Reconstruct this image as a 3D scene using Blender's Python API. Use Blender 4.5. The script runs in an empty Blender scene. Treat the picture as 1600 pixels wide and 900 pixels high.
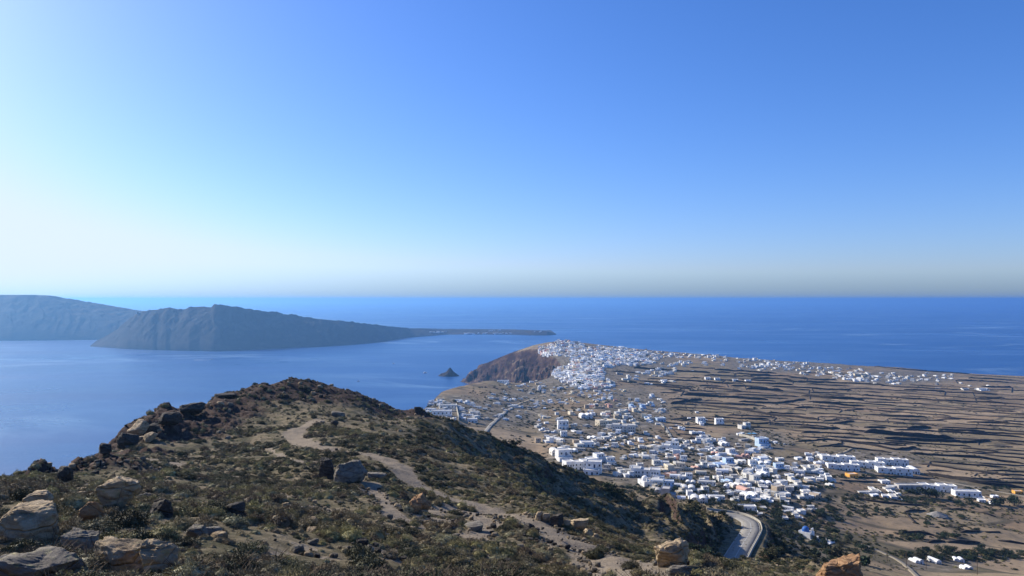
import bpy, math, random
import numpy as np
from mathutils import Vector, noise as mnoise

# ------------------------------------------------------------------ camera, sky, sun, exposure
SC = bpy.context.scene
COL = SC.collection
F, HZ, EYE = 1155.0, 467.0, 300.0          # focal length and eye-level row in pixels of the 1600-wide photo, eye altitude (m)
cam_data = bpy.data.cameras.new('camera')
cam_data.sensor_width = 36.0
cam_data.lens = 36.0 * F / 1600.0
cam_data.shift_y = 17.0 / 1600.0
cam_data.clip_start = 0.1
cam_data.clip_end = 200000.0
cam = bpy.data.objects.new('camera', cam_data)
COL.objects.link(cam)
cam.location = (0, 0, EYE)
cam.rotation_euler = (math.radians(90), 0, 0)
SC.camera = cam

SUN_AZ, SUN_EL = math.radians(-56), math.radians(29)     # azimuth from the view direction, negative to the west side
world = bpy.data.worlds.new('World')
SC.world = world
world.use_nodes = True
wt = world.node_tree
for n in list(wt.nodes): wt.nodes.remove(n)
wo = wt.nodes.new('ShaderNodeOutputWorld')
bg = wt.nodes.new('ShaderNodeBackground')
sky = wt.nodes.new('ShaderNodeTexSky')
sky.sky_type = 'NISHITA'
sky.sun_disc = False
sky.sun_elevation = SUN_EL
sky.sun_rotation = SUN_AZ
sky.altitude = 300
sky.air_density = 1.0
sky.dust_density = 0.9
sky.ozone_density = 5.0
# the phone's rendering of the sky: soft highlight roll-off and a cool white balance
def wn(t, **kw):
    n = wt.nodes.new(t)
    for k, v in kw.items(): setattr(n, k, v)
    return n
SKY_S = 0.15
v1 = wn('ShaderNodeVectorMath', operation='MULTIPLY'); wt.links.new(sky.outputs[0], v1.inputs[0]); v1.inputs[1].default_value = (SKY_S*0.74, SKY_S*0.765, SKY_S*0.99)
gm = wn('ShaderNodeGamma'); gm.inputs['Gamma'].default_value = 1.0; wt.links.new(v1.outputs[0], gm.inputs['Color'])
hs = wn('ShaderNodeHueSaturation'); hs.inputs['Saturation'].default_value = 1.12; wt.links.new(gm.outputs[0], hs.inputs['Color'])
sp = wn('ShaderNodeSeparateColor'); wt.links.new(hs.outputs[0], sp.inputs[0])
def wm(op, a, b):
    n = wn('ShaderNodeMath', operation=op)
    for q, v in ((0, a), (1, b)):
        if isinstance(v, (int, float)): n.inputs[q].default_value = v
        else: wt.links.new(v, n.inputs[q])
    return n.outputs[0]
gg = wm('MINIMUM', sp.outputs[1], wm('MULTIPLY', sp.outputs[2], 0.80))
rr_ = wm('MINIMUM', sp.outputs[0], wm('MULTIPLY', gg, 0.745))
def roll(v, top):
    n = wn('ShaderNodeMath', operation='SMOOTH_MIN'); wt.links.new(v, n.inputs[0]); n.inputs[1].default_value = top; n.inputs[2].default_value = 0.22
    return n.outputs[0]
cbn = wn('ShaderNodeCombineColor'); wt.links.new(roll(rr_, 0.66), cbn.inputs[0]); wt.links.new(roll(gg, 0.765), cbn.inputs[1]); wt.links.new(roll(sp.outputs[2], 0.90), cbn.inputs[2])
v2 = wn('ShaderNodeVectorMath', operation='SCALE'); wt.links.new(cbn.outputs[0], v2.inputs[0]); v2.inputs['Scale'].default_value = 0.85/SKY_S
wt.links.new(v2.outputs[0], bg.inputs['Color'])
bg.inputs['Strength'].default_value = 0.15
wt.links.new(bg.outputs[0], wo.inputs['Surface'])

sun_data = bpy.data.lights.new('sun', 'SUN')
sun_data.energy = 5.0
sun_data.angle = math.radians(0.53)
sun_data.color = (1.0, 0.925, 0.80)
sun = bpy.data.objects.new('sun', sun_data)
COL.objects.link(sun)
sdir = Vector((math.sin(SUN_AZ) * math.cos(SUN_EL), math.cos(SUN_AZ) * math.cos(SUN_EL), math.sin(SUN_EL)))
sun.rotation_euler = (-sdir).to_track_quat('-Z', 'Y').to_euler()
sun.location = (0, 0, 900)

SC.view_settings.view_transform = 'Standard'
SC.view_settings.look = 'None'
SC.view_settings.exposure = 0.5
SC.view_settings.gamma = 1.0
SC.view_settings.use_curve_mapping = False
SC.render.engine = 'CYCLES'
cy = SC.cycles
cy.use_denoising = True
cy.denoiser = 'OPENIMAGEDENOISE'
cy.max_bounces = 5
cy.diffuse_bounces = 2
cy.glossy_bounces = 2
cy.transmission_bounces = 2
cy.volume_bounces = 1
cy.transparent_max_bounces = 4
cy.sample_clamp_indirect = 4.0

rnd = random.Random(11)
rng = np.random.default_rng(11)

# ------------------------------------------------------------------ helpers
def tag(o, label=None, cat=None, group=None, kind=None):
    if label: o['label'] = label
    if cat: o['category'] = cat
    if group: o['group'] = group
    if kind: o['kind'] = kind
    return o

def link(name, data, parent=None):
    o = bpy.data.objects.new(name, data)
    COL.objects.link(o)
    if parent is not None: o.parent = parent
    return o

def empty(name, loc, rz=0.0):
    o = bpy.data.objects.new(name, None)
    o.empty_display_size = 0.5
    COL.objects.link(o)
    o.location = loc
    o.rotation_euler = (0, 0, rz)
    return o

def mesh_np(name, verts, quads=None, tris=None, mats=(), smooth=False, mat_idx=None):
    """mesh from numpy arrays"""
    me = bpy.data.meshes.new(name)
    verts = np.asarray(verts, dtype=np.float32)
    me.vertices.add(len(verts))
    me.vertices.foreach_set('co', verts.ravel())
    loops, starts, n = [], [], 0
    if quads is not None and len(quads):
        q = np.asarray(quads, dtype=np.int32)
        loops.append(q.ravel()); starts.append(np.arange(len(q), dtype=np.int32) * 4); n = q.size
    if tris is not None and len(tris):
        t = np.asarray(tris, dtype=np.int32)
        loops.append(t.ravel()); starts.append(n + np.arange(len(t), dtype=np.int32) * 3)
    loops = np.concatenate(loops); starts = np.concatenate(starts)
    me.loops.add(len(loops)); me.loops.foreach_set('vertex_index', loops)
    me.polygons.add(len(starts)); me.polygons.foreach_set('loop_start', starts)
    if mat_idx is not None:
        me.polygons.foreach_set('material_index', np.asarray(mat_idx, dtype=np.int32))
    me.update(calc_edges=True)
    if smooth:
        me.polygons.foreach_set('use_smooth', np.ones(len(starts), dtype=bool))
    for m in mats: me.materials.append(m)
    return me

class MB:
    """collects boxes and other pieces of ONE part"""
    def __init__(s): s.v, s.f, s.m = [], [], []
    def box(s, x0, y0, z0, x1, y1, z1, m=0):
        b = len(s.v)
        s.v += [(x0,y0,z0),(x1,y0,z0),(x1,y1,z0),(x0,y1,z0),(x0,y0,z1),(x1,y0,z1),(x1,y1,z1),(x0,y1,z1)]
        for f in ((0,3,2,1),(4,5,6,7),(0,1,5,4),(1,2,6,5),(2,3,7,6),(3,0,4,7)): s.f.append([b+i for i in f]); s.m.append(m)
    def vault(s, x0, y0, z0, x1, y1, r_h, m=0, n=8):
        """half-barrel roof running along y"""
        b = len(s.v); cx = (x0+x1)/2; rx = (x1-x0)/2
        for y in (y0, y1):
            for i in range(n+1):
                a = math.pi*i/n
                s.v.append((cx-rx*math.cos(a), y, z0+r_h*math.sin(a)))
        for i in range(n):
            s.f.append([b+i, b+i+1, b+n+2+i, b+n+1+i]); s.m.append(m)
        s.f.append([b+i for i in range(n+1)][::-1]); s.m.append(m)
        s.f.append([b+n+1+i for i in range(n+1)]); s.m.append(m)
    def dome(s, cx, cy_, z0, r, h, m=0, n=14, k=5, drum=0.0):
        b = len(s.v); rings = []
        prof = ([(r, z0), (r, z0+drum)] if drum else [(r, z0)])
        for j in range(1, k): 
            a = j/k*math.pi/2; prof.append((r*math.cos(a), z0+drum+h*math.sin(a)))
        for (rr, z) in prof:
            rings.append(len(s.v))
            for i in range(n):
                a = 2*math.pi*i/n; s.v.append((cx+rr*math.cos(a), cy_+rr*math.sin(a), z))
        top = len(s.v); s.v.append((cx, cy_, z0+drum+h))
        for j in range(len(rings)-1):
            for i in range(n):
                s.f.append([rings[j]+i, rings[j]+(i+1)%n, rings[j+1]+(i+1)%n, rings[j+1]+i]); s.m.append(m)
        for i in range(n): s.f.append([rings[-1]+i, rings[-1]+(i+1)%n, top]); s.m.append(m)
    def mesh(s, name, mats, smooth=False):
        me = bpy.data.meshes.new(name)
        me.from_pydata(s.v, [], s.f); me.update()
        for m in mats: me.materials.append(m)
        for p, i in zip(me.polygons, s.m): p.material_index = i
        if smooth:
            for p in me.polygons: p.use_smooth = True
        return me
    def build(s, name, mats, parent=None, smooth=False):
        return link(name, s.mesh(name, mats if isinstance(mats, (list, tuple)) else [mats], smooth), parent)

# ------------------------------------------------------------------ numpy noise
_perm = np.random.default_rng(5).permutation(4096).astype(np.int64)
def _h(ix, iy, s):
    return _perm[(_perm[(ix + s*131) & 4095] + iy) & 4095] / 4095.0
def vnoise(x, y, s=0):
    xi = np.floor(x); yi = np.floor(y)
    fx = x - xi; fy = y - yi
    fx = fx*fx*fx*(fx*(fx*6-15)+10); fy = fy*fy*fy*(fy*(fy*6-15)+10)
    xi = xi.astype(np.int64); yi = yi.astype(np.int64)
    a = _h(xi, yi, s); b = _h(xi+1, yi, s); c = _h(xi, yi+1, s); d = _h(xi+1, yi+1, s)
    return (a*(1-fx)+b*fx)*(1-fy) + (c*(1-fx)+d*fx)*fy
def fbm(x, y, octv=4, s=0, gain=0.5):
    """about -1..1"""
    t = 0; a = 1.0; n = 0
    for o in range(octv):
        t = t + a*(vnoise(x*2.03**o+17.3*o, y*2.03**o-9.1*o, s+o)*2-1); n += a; a *= gain
    return t/n*1.6
def ridged(x, y, octv=4, s=0, gain=0.55):
    """0..1, sharp crests"""
    t = 0; a = 1.0; n = 0
    for o in range(octv):
        t = t + a*(1-np.abs(vnoise(x*2.03**o+7.3*o, y*2.03**o-3.1*o, s+o)*2-1)*1.6).clip(0, 1); n += a; a *= gain
    return t/n
def sstep(a, b, x):
    t = ((x-a)/(b-a)).clip(0, 1); return t*t*(3-2*t)

# ------------------------------------------------------------------ terrain heights
def P(px, py, Y): return ((px-800)/F*Y, Y, EYE-(py-HZ)/F*Y)

SEA = 'sea'
KN = {   # per bearing column: (depth Y, pixel row) knots of the near hill, then of the plain
 0:   [(12,935),(17,842),(22,806),(30,772),(40,756),(50,747)],
 60:  [(12,935),(17,845),(22,808),(30,774),(42,752),(55,739)],
 100: [(12,930),(17,848),(25,802),(40,763),(60,740),(72,729)],
 145: [(12,928),(18,845),(30,788),(50,747),(80,720),(92,712)],
 160: [(12,928),(18,845),(30,787),(50,747),(80,718),(104,688)],
 200: [(12,928),(18,845),(30,786),(60,733),(90,702),(118,656)],
 250: [(12,928),(18,850),(30,796),(60,737),(90,702),(115,660),(132,628)],
 330: [(12,928),(18,855),(30,802),(60,748),(90,708),(120,668),(150,622),(158,611)],
 400: [(12,928),(18,862),(30,812),(60,752),(90,712),(120,672),(150,634),(164,594)],
 450: [(13,928),(20,862),(32,812),(60,753),(90,704),(110,684),(125,668),(152,634),(172,584)],
 500: [(13,928),(20,872),(35,808),(60,753),(85,710),(105,684),(125,662),(152,640),(174,594)],
 560: [(14,928),(20,882),(35,818),(60,757),(80,718),(100,692),(125,667),(152,650),(178,611)],
 600: [(14,928),(20,886),(35,822),(60,763),(80,724),(100,697),(130,668),(160,654),(182,626)],
 625: [(14,928),(20,888),(36,824),(60,770),(80,731),(100,702),(130,674),(165,656),(186,641)],
 650: [(15,928),(22,884),(38,828),(60,778),(80,739),(100,708),(130,682),(170,655),(190,641)],
 700: [(16,928),(22,892),(40,832),(60,792),(80,754),(110,716),(150,690),(192,656)],
 760: [(17,928),(25,887),(40,842),(55,808),(80,768),(118,712),(150,745),(196,679)],
 820: [(18,928),(25,892),(40,847),(55,812),(80,772),(100,744),(150,800),(198,704)],
 880: [(19,928),(27,887),(40,852),(60,812),(82,782),(145,855),(200,731)],
 940: [(20,928),(30,882),(45,852),(60,830),(76,812),(145,880),(208,753)],
 1000:[(20,928),(30,887),(45,864),(60,850),(72,842),(145,895),(222,769)],
 1060:[(20,930),(30,892),(45,872),(60,862),(78,856),(150,885),(236,783)],
 1110:[(20,935),(30,899),(45,884),(60,876),(80,870),(150,886),(200,848),(243,796)],
 1140:[(22,935),(30,905),(50,890),(80,884),(150,884),(205,866),(228,836),(244,806)],
 1180:[(22,945),(30,915),(60,897),(110,888),(160,880),(205,866),(245,838),(275,818)],
 1250:[(22,950),(30,930),(60,918),(110,908),(180,892),(260,868),(330,846)],
 1350:[(22,962),(40,940),(100,932),(200,915),(330,886),(420,860)],
 1450:[(22,980),(60,950),(200,930),(350,905),(430,882)],
 1600:[(22,1000),(60,960),(200,935),(350,915),(450,892)],
}
H2 = {
 600: [(500,SEA)],
 640: [(400,800),(550,735),(700,668),(800,650),(900,640),(1100,622),(1400,600)],
 700: [(400,800),(550,745),(700,674),(900,642),(1000,624),(1100,610),(1450,594)],
 760: [(400,810),(550,750),(700,692),(900,652),(1150,617),(1400,594),(1800,592),(2200,582),(2600,566),(2700,569),(2900,SEA)],
 830: [(400,815),(550,757),(700,705),(900,666),(1200,627),(1500,601),(1800,590),(2200,565),(2400,544),(2600,539),(2720,543),(2950,SEA)],
 870: [(400,815),(550,758),(700,705),(900,666),(1200,626),(1500,600),(1800,583),(2200,556),(2450,535),(2600,531),(2700,536),(2950,SEA)],
 920: [(400,818),(550,760),(700,706),(900,667),(1200,626),(1500,600),(1800,577),(2200,552),(2600,536),(2700,541),(2950,SEA)],
 1000:[(400,820),(550,765),(700,717),(900,675),(1200,635),(1500,605),(1800,584),(2200,561),(2600,545),(2720,551),(2980,SEA)],
 1100:[(400,825),(550,770),(700,725),(900,684),(1200,645),(1500,611),(1800,591),(2200,569),(2650,553),(2760,560),(3000,SEA)],
 1200:[(400,832),(550,782),(700,733),(900,690),(1200,646),(1500,615),(1800,595),(2200,576),(2700,562),(2800,570),(3000,SEA)],
 1350:[(520,830),(700,752),(900,700),(1200,651),(1500,620),(1800,601),(2200,585),(2720,570),(2820,579),(3000,SEA)],
 1450:[(520,838),(700,762),(900,708),(1200,655),(1500,623),(2200,592),(2750,577),(2850,586),(3000,SEA)],
 1530:[(540,838),(700,768),(900,711),(1200,656),(1500,625),(2200,596),(2740,584),(2800,590),(2900,SEA)],
 1600:[(550,840),(700,772),(900,713),(1200,656),(1500,627),(2200,599),(2650,588),(2900,SEA)],
}
V0, V1, NV = math.log(1.0), math.log(3400.0), 900
vgrid = np.linspace(V0, V1, NV); ygrid = np.exp(vgrid)
def zknots(kn):
    return [(Y, -4.0 if py is SEA else EYE-(py-HZ)/F*Y) for Y, py in kn]
def column(px):
    k = zknots(KN[px])
    Y0, Z0 = k[0]
    pre = [(0.5, EYE-1.75), (3.0, EYE-2.0), (7.0, (EYE-2.0)*0.5+Z0*0.5)]
    k = [(0.5, EYE-1.75), (3.0, EYE-1.9), (7.0, EYE-2.9)] + k
    if px <= 625:
        Ys, Zs = k[-1]
        k += [(Ys+25, Zs-22), (Ys+420, -5.0), (3400, -5.0)]
    else:
        h2x = sorted(H2)[1:]
        # plain profile interpolated between its own columns
        zz = []
        for hx in h2x:
            kk = zknots(H2[hx]) + [(3400, -6.0)]
            zz.append(np.interp(ygrid, [a for a, _ in kk], [b for _, b in kk]))
        zz = np.array(zz)
        zc = np.array([np.interp(min(max(px, h2x[0]), h2x[-1]), h2x, zz[:, j]) for j in range(NV)])
        Ys = k[-1][0]
        Yj = max(400.0, Ys+90)
        zj = float(np.interp(Yj, ygrid, zc))
        m = ygrid > Yj
        k = k + list(zip(ygrid[m][::3], zc[m][::3]))
    return np.interp(ygrid, [a for a, _ in k], [b for _, b in k])
_cp = sorted(KN)
_extra = [700, 870, 920]
# far columns finer than the near ones where the plain has its own knots
_ct = np.array([column(c) for c in _cp])
pgrid = np.arange(-900, 2600, 4.0)
TAB = np.empty((len(pgrid), NV))
for j in range(NV): TAB[:, j] = np.interp(pgrid, _cp, _ct[:, j])
# plain part evaluated on the fine bearing grid
_h2x = sorted(H2)[1:]
_zz = []
for hx in _h2x:
    kk = zknots(H2[hx]) + [(3400, -6.0)]
    _zz.append(np.interp(ygrid, [a for a, _ in kk], [b for _, b in kk]))
_zz = np.array(_zz)
FAR = np.empty_like(TAB)
for j in range(NV): FAR[:, j] = np.interp(pgrid, _h2x, _zz[:, j])
_w = sstep(560, 700, ygrid)[None, :] * (pgrid[:, None] > 610)
TAB = TAB*(1-_w) + FAR*_w
def _blur(a, sig, axis):
    r = int(sig*3)+1
    k = np.exp(-0.5*(np.arange(-r, r+1)/sig)**2); k /= k.sum()
    pad = [(0, 0), (0, 0)]; pad[axis] = (r, r)
    b = np.pad(a, pad, mode='edge'); out = np.zeros_like(a)
    for i, w in enumerate(k):
        sl = [slice(None), slice(None)]; sl[axis] = slice(i, i+a.shape[axis]); out += w*b[tuple(sl)]
    return out
TAB = _blur(_blur(TAB, 2.6, 0), 1.2, 1)

# caldera cliff edge (top), land lies on its right-hand side (+X)
EDGE = np.array([(-150,250),(-118,420),(-112,600),(-112,800),(-106,1100),(-80,1300),(-34,1450),(36,1550),(84,1700),(128,1950),(126,2150),
                 (84,2350),(28,2480),(-45,2590),(-125,2690),(-80,2800),(60,2900),(200,3050)], dtype=float)
def seg_dist(x, y, pts):
    """distance to a polyline, side (+ on its right) and parameter of the nearest segment"""
    best = np.full(x.shape, 1e12); side = np.ones(x.shape); par = np.zeros(x.shape)
    for i in range(len(pts)-1):
        ax, ay = pts[i]; bx, by = pts[i+1]; dx, dy = bx-ax, by-ay; L2 = dx*dx+dy*dy
        t = (((x-ax)*dx+(y-ay)*dy)/L2).clip(0, 1)
        ex = x-(ax+t*dx); ey = y-(ay+t*dy); d = ex*ex+ey*ey
        m = d < best
        best = np.where(m, d, best)
        side = np.where(m, np.where(dx*(y-ay)-dy*(x-ax) < 0, 1.0, -1.0), side)
        par = np.where(m, i+t, par)
    return np.sqrt(best), side, par

def ell(x, y, cx, cy_, rx, ry, rot=0.0):
    c, s = math.cos(rot), math.sin(rot)
    u = ((x-cx)*c+(y-cy_)*s)/rx; v = (-(x-cx)*s+(y-cy_)*c)/ry
    return sstep(1.25, 0.65, np.sqrt(u*u+v*v))
def W(px, Y): return ((px-800)/F*Y, Y)
ROCKY = [(W(185,106),16,16,0),(W(240,122),15,16,0),(W(300,140),14,14,0),(W(365,158),14,9,0),(W(450,168),22,13,0),(W(540,172),16,12,0),
         (W(610,182),12,10,0),(W(60,58),9,7,0),(W(120,82),10,8,0)]
KNOLL = [ROCKY[3], ROCKY[4], ROCKY[5], ROCKY[6]]
def knollmask(x, y):
    m = np.zeros(np.shape(x))
    for (c, rx, ry, r) in KNOLL: m = np.maximum(m, ell(x, y, c[0], c[1], rx, ry, r))
    return m
def rockmask(x, y):
    m = np.zeros(np.shape(x))
    for (c, rx, ry, r) in ROCKY: m = np.maximum(m, ell(x, y, c[0], c[1], rx, ry, r))
    return m

ROAD_MAIN = [P(1112,800,262),P(1140,804,264),P(1158,808,262),P(1172,816,254),P(1174,828,240),P(1166,842,225),P(1157,856,212),P(1148,872,200),P(1120,905,180)]
ROAD_XY = np.array([(a[0], a[1]) for a in ROAD_MAIN])

def base_height(x, y):
    u = (x/np.maximum(y, 0.3)*F+800-pgrid[0])/4.0
    v = (np.log(np.maximum(y, 1.001))-V0)/(V1-V0)*(NV-1)
    u = u.clip(0, len(pgrid)-1.001); v = v.clip(0, NV-1.001)
    ui = u.astype(int); vi = v.astype(int); fu = u-ui; fv = v-vi
    return ((TAB[ui, vi]*(1-fu)+TAB[ui+1, vi]*fu)*(1-fv)+(TAB[ui, vi+1]*(1-fu)+TAB[ui+1, vi+1]*fu)*fv)

def height(x, y, fine=True):
    x = np.asarray(x, float); y = np.asarray(y, float)
    z = base_height(x, y)
    # caldera cliffs
    d, side, par = seg_dist(x, y, EDGE)
    jit = (ridged(x/60, y/60, 4, 21)-0.5)*44 + fbm(x/14, y/14, 3, 31)*9
    dd = d*side
    far = sstep(330, 430, y)
    out = np.maximum(-(dd+jit*sstep(0, 30, d)), 0)
    face = 0.85*out+10*np.minimum(out/8, 1)+ (fbm(out/22+x/90, y/70, 3, 41))*14*sstep(0, 25, out)+(ridged((x+y)/38, (x-y)/90, 3, 43)-0.5)*26*sstep(0, 30, out)
    z = z-far*np.where(dd < 10, face, 0)
    # relief noise
    near = 1-sstep(260, 420, y)
    nrel = fbm(x/9, y/9, 4, 1)*0.45*sstep(6, 30, y) + fbm(x/2.1, y/2.1, 3, 2)*0.12
    rm = rockmask(x, y)
    crag = (ridged(x/6.5, y/6.5, 4, 3)-0.45)*2.1 + np.round(fbm(x/5, y/3, 2, 6)*2)*0.35
    z = z+near*(nrel+rm*crag*(1-0.72*knollmask(x, y)))
    # ribs and gullies on the steep spur above the road and on the slope east of it
    gx = ell(x, y, *W(1085, 222), 26, 40, 0.0)
    z = z+gx*(ridged(x/7.5+fbm(x/20, y/20, 2, 8)*0.4, y/60, 2, 9)-0.5)*6.0
    gx2 = ell(x, y, *W(1235, 215), 24, 60, 0.0)
    z = z+gx2*(ridged((x+0.25*y)/8.0, y/70, 2, 10)-0.5)*3.5
    sp = ell(x, y, *W(900, 190), 60, 26, -0.1)
    z = z+sp*(fbm(x/6, y/6, 3, 12))*1.1
    # plain undulation
    farm = sstep(300, 520, y)*sstep(0, 40, dd+20)*sstep(1.0, 30.0, z)
    z = z+farm*(fbm(x/130, y/130, 3, 14)*2.2 + fbm(x/22, y/22, 3, 15)*0.7)
    # road bench
    rd, _, rp = seg_dist(x, y, ROAD_XY)
    ri = rp.astype(int).clip(0, len(ROAD_MAIN)-2); rt = rp-ri
    rz = np.array([a[2] for a in ROAD_MAIN])
    zr = rz[ri]*(1-rt)+rz[ri+1]*rt
    w = sstep(9.0, 4.6, rd)*((y > 150) & (y < 300))
    z = z*(1-w)+zr*w
    return np.maximum(z, -5.0)

def hit(px, py, ymin=8.0, ymax=3300.0):
    """where the sight line through a photo pixel first meets the terrain -> arrays X, Y, Z"""
    px = np.atleast_1d(np.asarray(px, float)); py = np.atleast_1d(np.asarray(py, float))
    ys = np.exp(np.linspace(math.log(ymin), math.log(ymax), 700))
    outY = np.full(px.shape, np.nan)
    for a in range(0, len(px), 400):
        p = px[a:a+400, None]; q = py[a:a+400, None]
        Y = np.broadcast_to(ys[None, :], (p.shape[0], len(ys)))
        X = (p-800)/F*Y; zr = EYE-(q-HZ)/F*Y
        g = height(X, Y)-zr
        below = g > 0
        idx = below.argmax(1); ok = below.any(1) & (idx > 0)
        i = np.arange(p.shape[0]); g1 = g[i, idx]; g0 = g[i, np.maximum(idx-1, 0)]
        t = g0/(g0-g1+1e-12)
        yy = ys[np.maximum(idx-1, 0)]*(1-t)+ys[idx]*t
        outY[a:a+400] = np.where(ok, yy, np.nan)
    X = (px-800)/F*outY
    Z = height(np.nan_to_num(X), np.nan_to_num(outY, nan=10.0))
    return X, outY, Z
def pix(x, y, z): return 800+x/y*F, HZ+(EYE-z)/y*F
def hit1(px, py, ymin=8.0):
    X, Y, Z = hit([px], [py], ymin); return float(X[0]), float(Y[0]), float(Z[0])
def gz(x, y): return float(height(np.array([x]), np.array([y]))[0])
# ------------------------------------------------------------------ materials
def new_mat(name):
    m = bpy.data.materials.new(name); m.use_nodes = True
    nt = m.node_tree
    for n in list(nt.nodes): nt.nodes.remove(n)
    out = nt.nodes.new('ShaderNodeOutputMaterial'); b = nt.nodes.new('ShaderNodeBsdfPrincipled')
    nt.links.new(b.outputs[0], out.inputs['Surface'])
    b.inputs['Specular IOR Level'].default_value = 0.2
    b.inputs['Roughness'].default_value = 0.9
    return m, nt, b
class N:
    """small node-graph helper"""
    def __init__(s, nt): s.nt = nt
    def node(s, t, **kw):
        n = s.nt.nodes.new(t)
        for k, v in kw.items(): setattr(n, k, v)
        return n
    def set(s, sock, v):
        if hasattr(v, 'is_linked') or isinstance(v, bpy.types.NodeSocket): s.nt.links.new(v, sock)
        elif v is not None: sock.default_value = v
    def pos(s):
        return s.node('ShaderNodeNewGeometry').outputs['Position']
    def obj(s): return s.node('ShaderNodeTexCoord').outputs['Object']
    def noise(s, vec, scale, detail=4, rough=0.55, dist=0.0):
        n = s.node('ShaderNodeTexNoise'); s.set(n.inputs['Vector'], vec); n.inputs['Scale'].default_value = scale
        n.inputs['Detail'].default_value = detail; n.inputs['Roughness'].default_value = rough; n.inputs['Distortion'].default_value = dist
        return n.outputs['Fac']
    def vor(s, vec, scale, feature='F1', out='Distance', rand=1.0):
        n = s.node('ShaderNodeTexVoronoi', feature=feature); s.set(n.inputs['Vector'], vec); n.inputs['Scale'].default_value = scale
        n.inputs['Randomness'].default_value = rand
        return n.outputs[out]
    def scale(s, vec, v):
        n = s.node('ShaderNodeVectorMath', operation='MULTIPLY'); s.set(n.inputs[0], vec); n.inputs[1].default_value = v
        return n.outputs[0]
    def ramp(s, fac, stops, interp='LINEAR'):
        n = s.node('ShaderNodeValToRGB'); cr = n.color_ramp; cr.interpolation = interp
        while len(cr.elements) > 1: cr.elements.remove(cr.elements[-1])
        cr.elements[0].position = stops[0][0]; cr.elements[0].color = (*stops[0][1], 1) if len(stops[0][1]) == 3 else stops[0][1]
        for p, c in stops[1:]:
            e = cr.elements.new(p); e.color = (*c, 1)
        s.set(n.inputs[0], fac); return n.outputs[0]
    def range(s, v, a, b, c=0.0, d=1.0):
        n = s.node('ShaderNodeMapRange'); s.set(n.inputs[0], v)
        for i, q in enumerate((a, b, c, d)): n.inputs[i+1].default_value = q
        return n.outputs[0]
    def mix(s, fac, a, b, mode='MIX'):
        n = s.node('ShaderNodeMix', data_type='RGBA', blend_type=mode)
        s.set(n.inputs[0], fac); s.set(n.inputs[6], a if not isinstance(a, tuple) else (*a, 1)[:4]); s.set(n.inputs[7], b if not isinstance(b, tuple) else (*b, 1)[:4])
        return n.outputs[2]
    def math(s, op, a, b=None):
        n = s.node('ShaderNodeMath', operation=op); s.set(n.inputs[0], a)
        if b is not None: s.set(n.inputs[1], b)
        return n.outputs[0]
    def bump(s, h, strength, dist, normal=None):
        n = s.node('ShaderNodeBump'); s.set(n.inputs['Height'], h); n.inputs['Strength'].default_value = strength
        n.inputs['Distance'].default_value = dist
        if normal is not None: s.set(n.inputs['Normal'], normal)
        return n.outputs[0]

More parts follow.
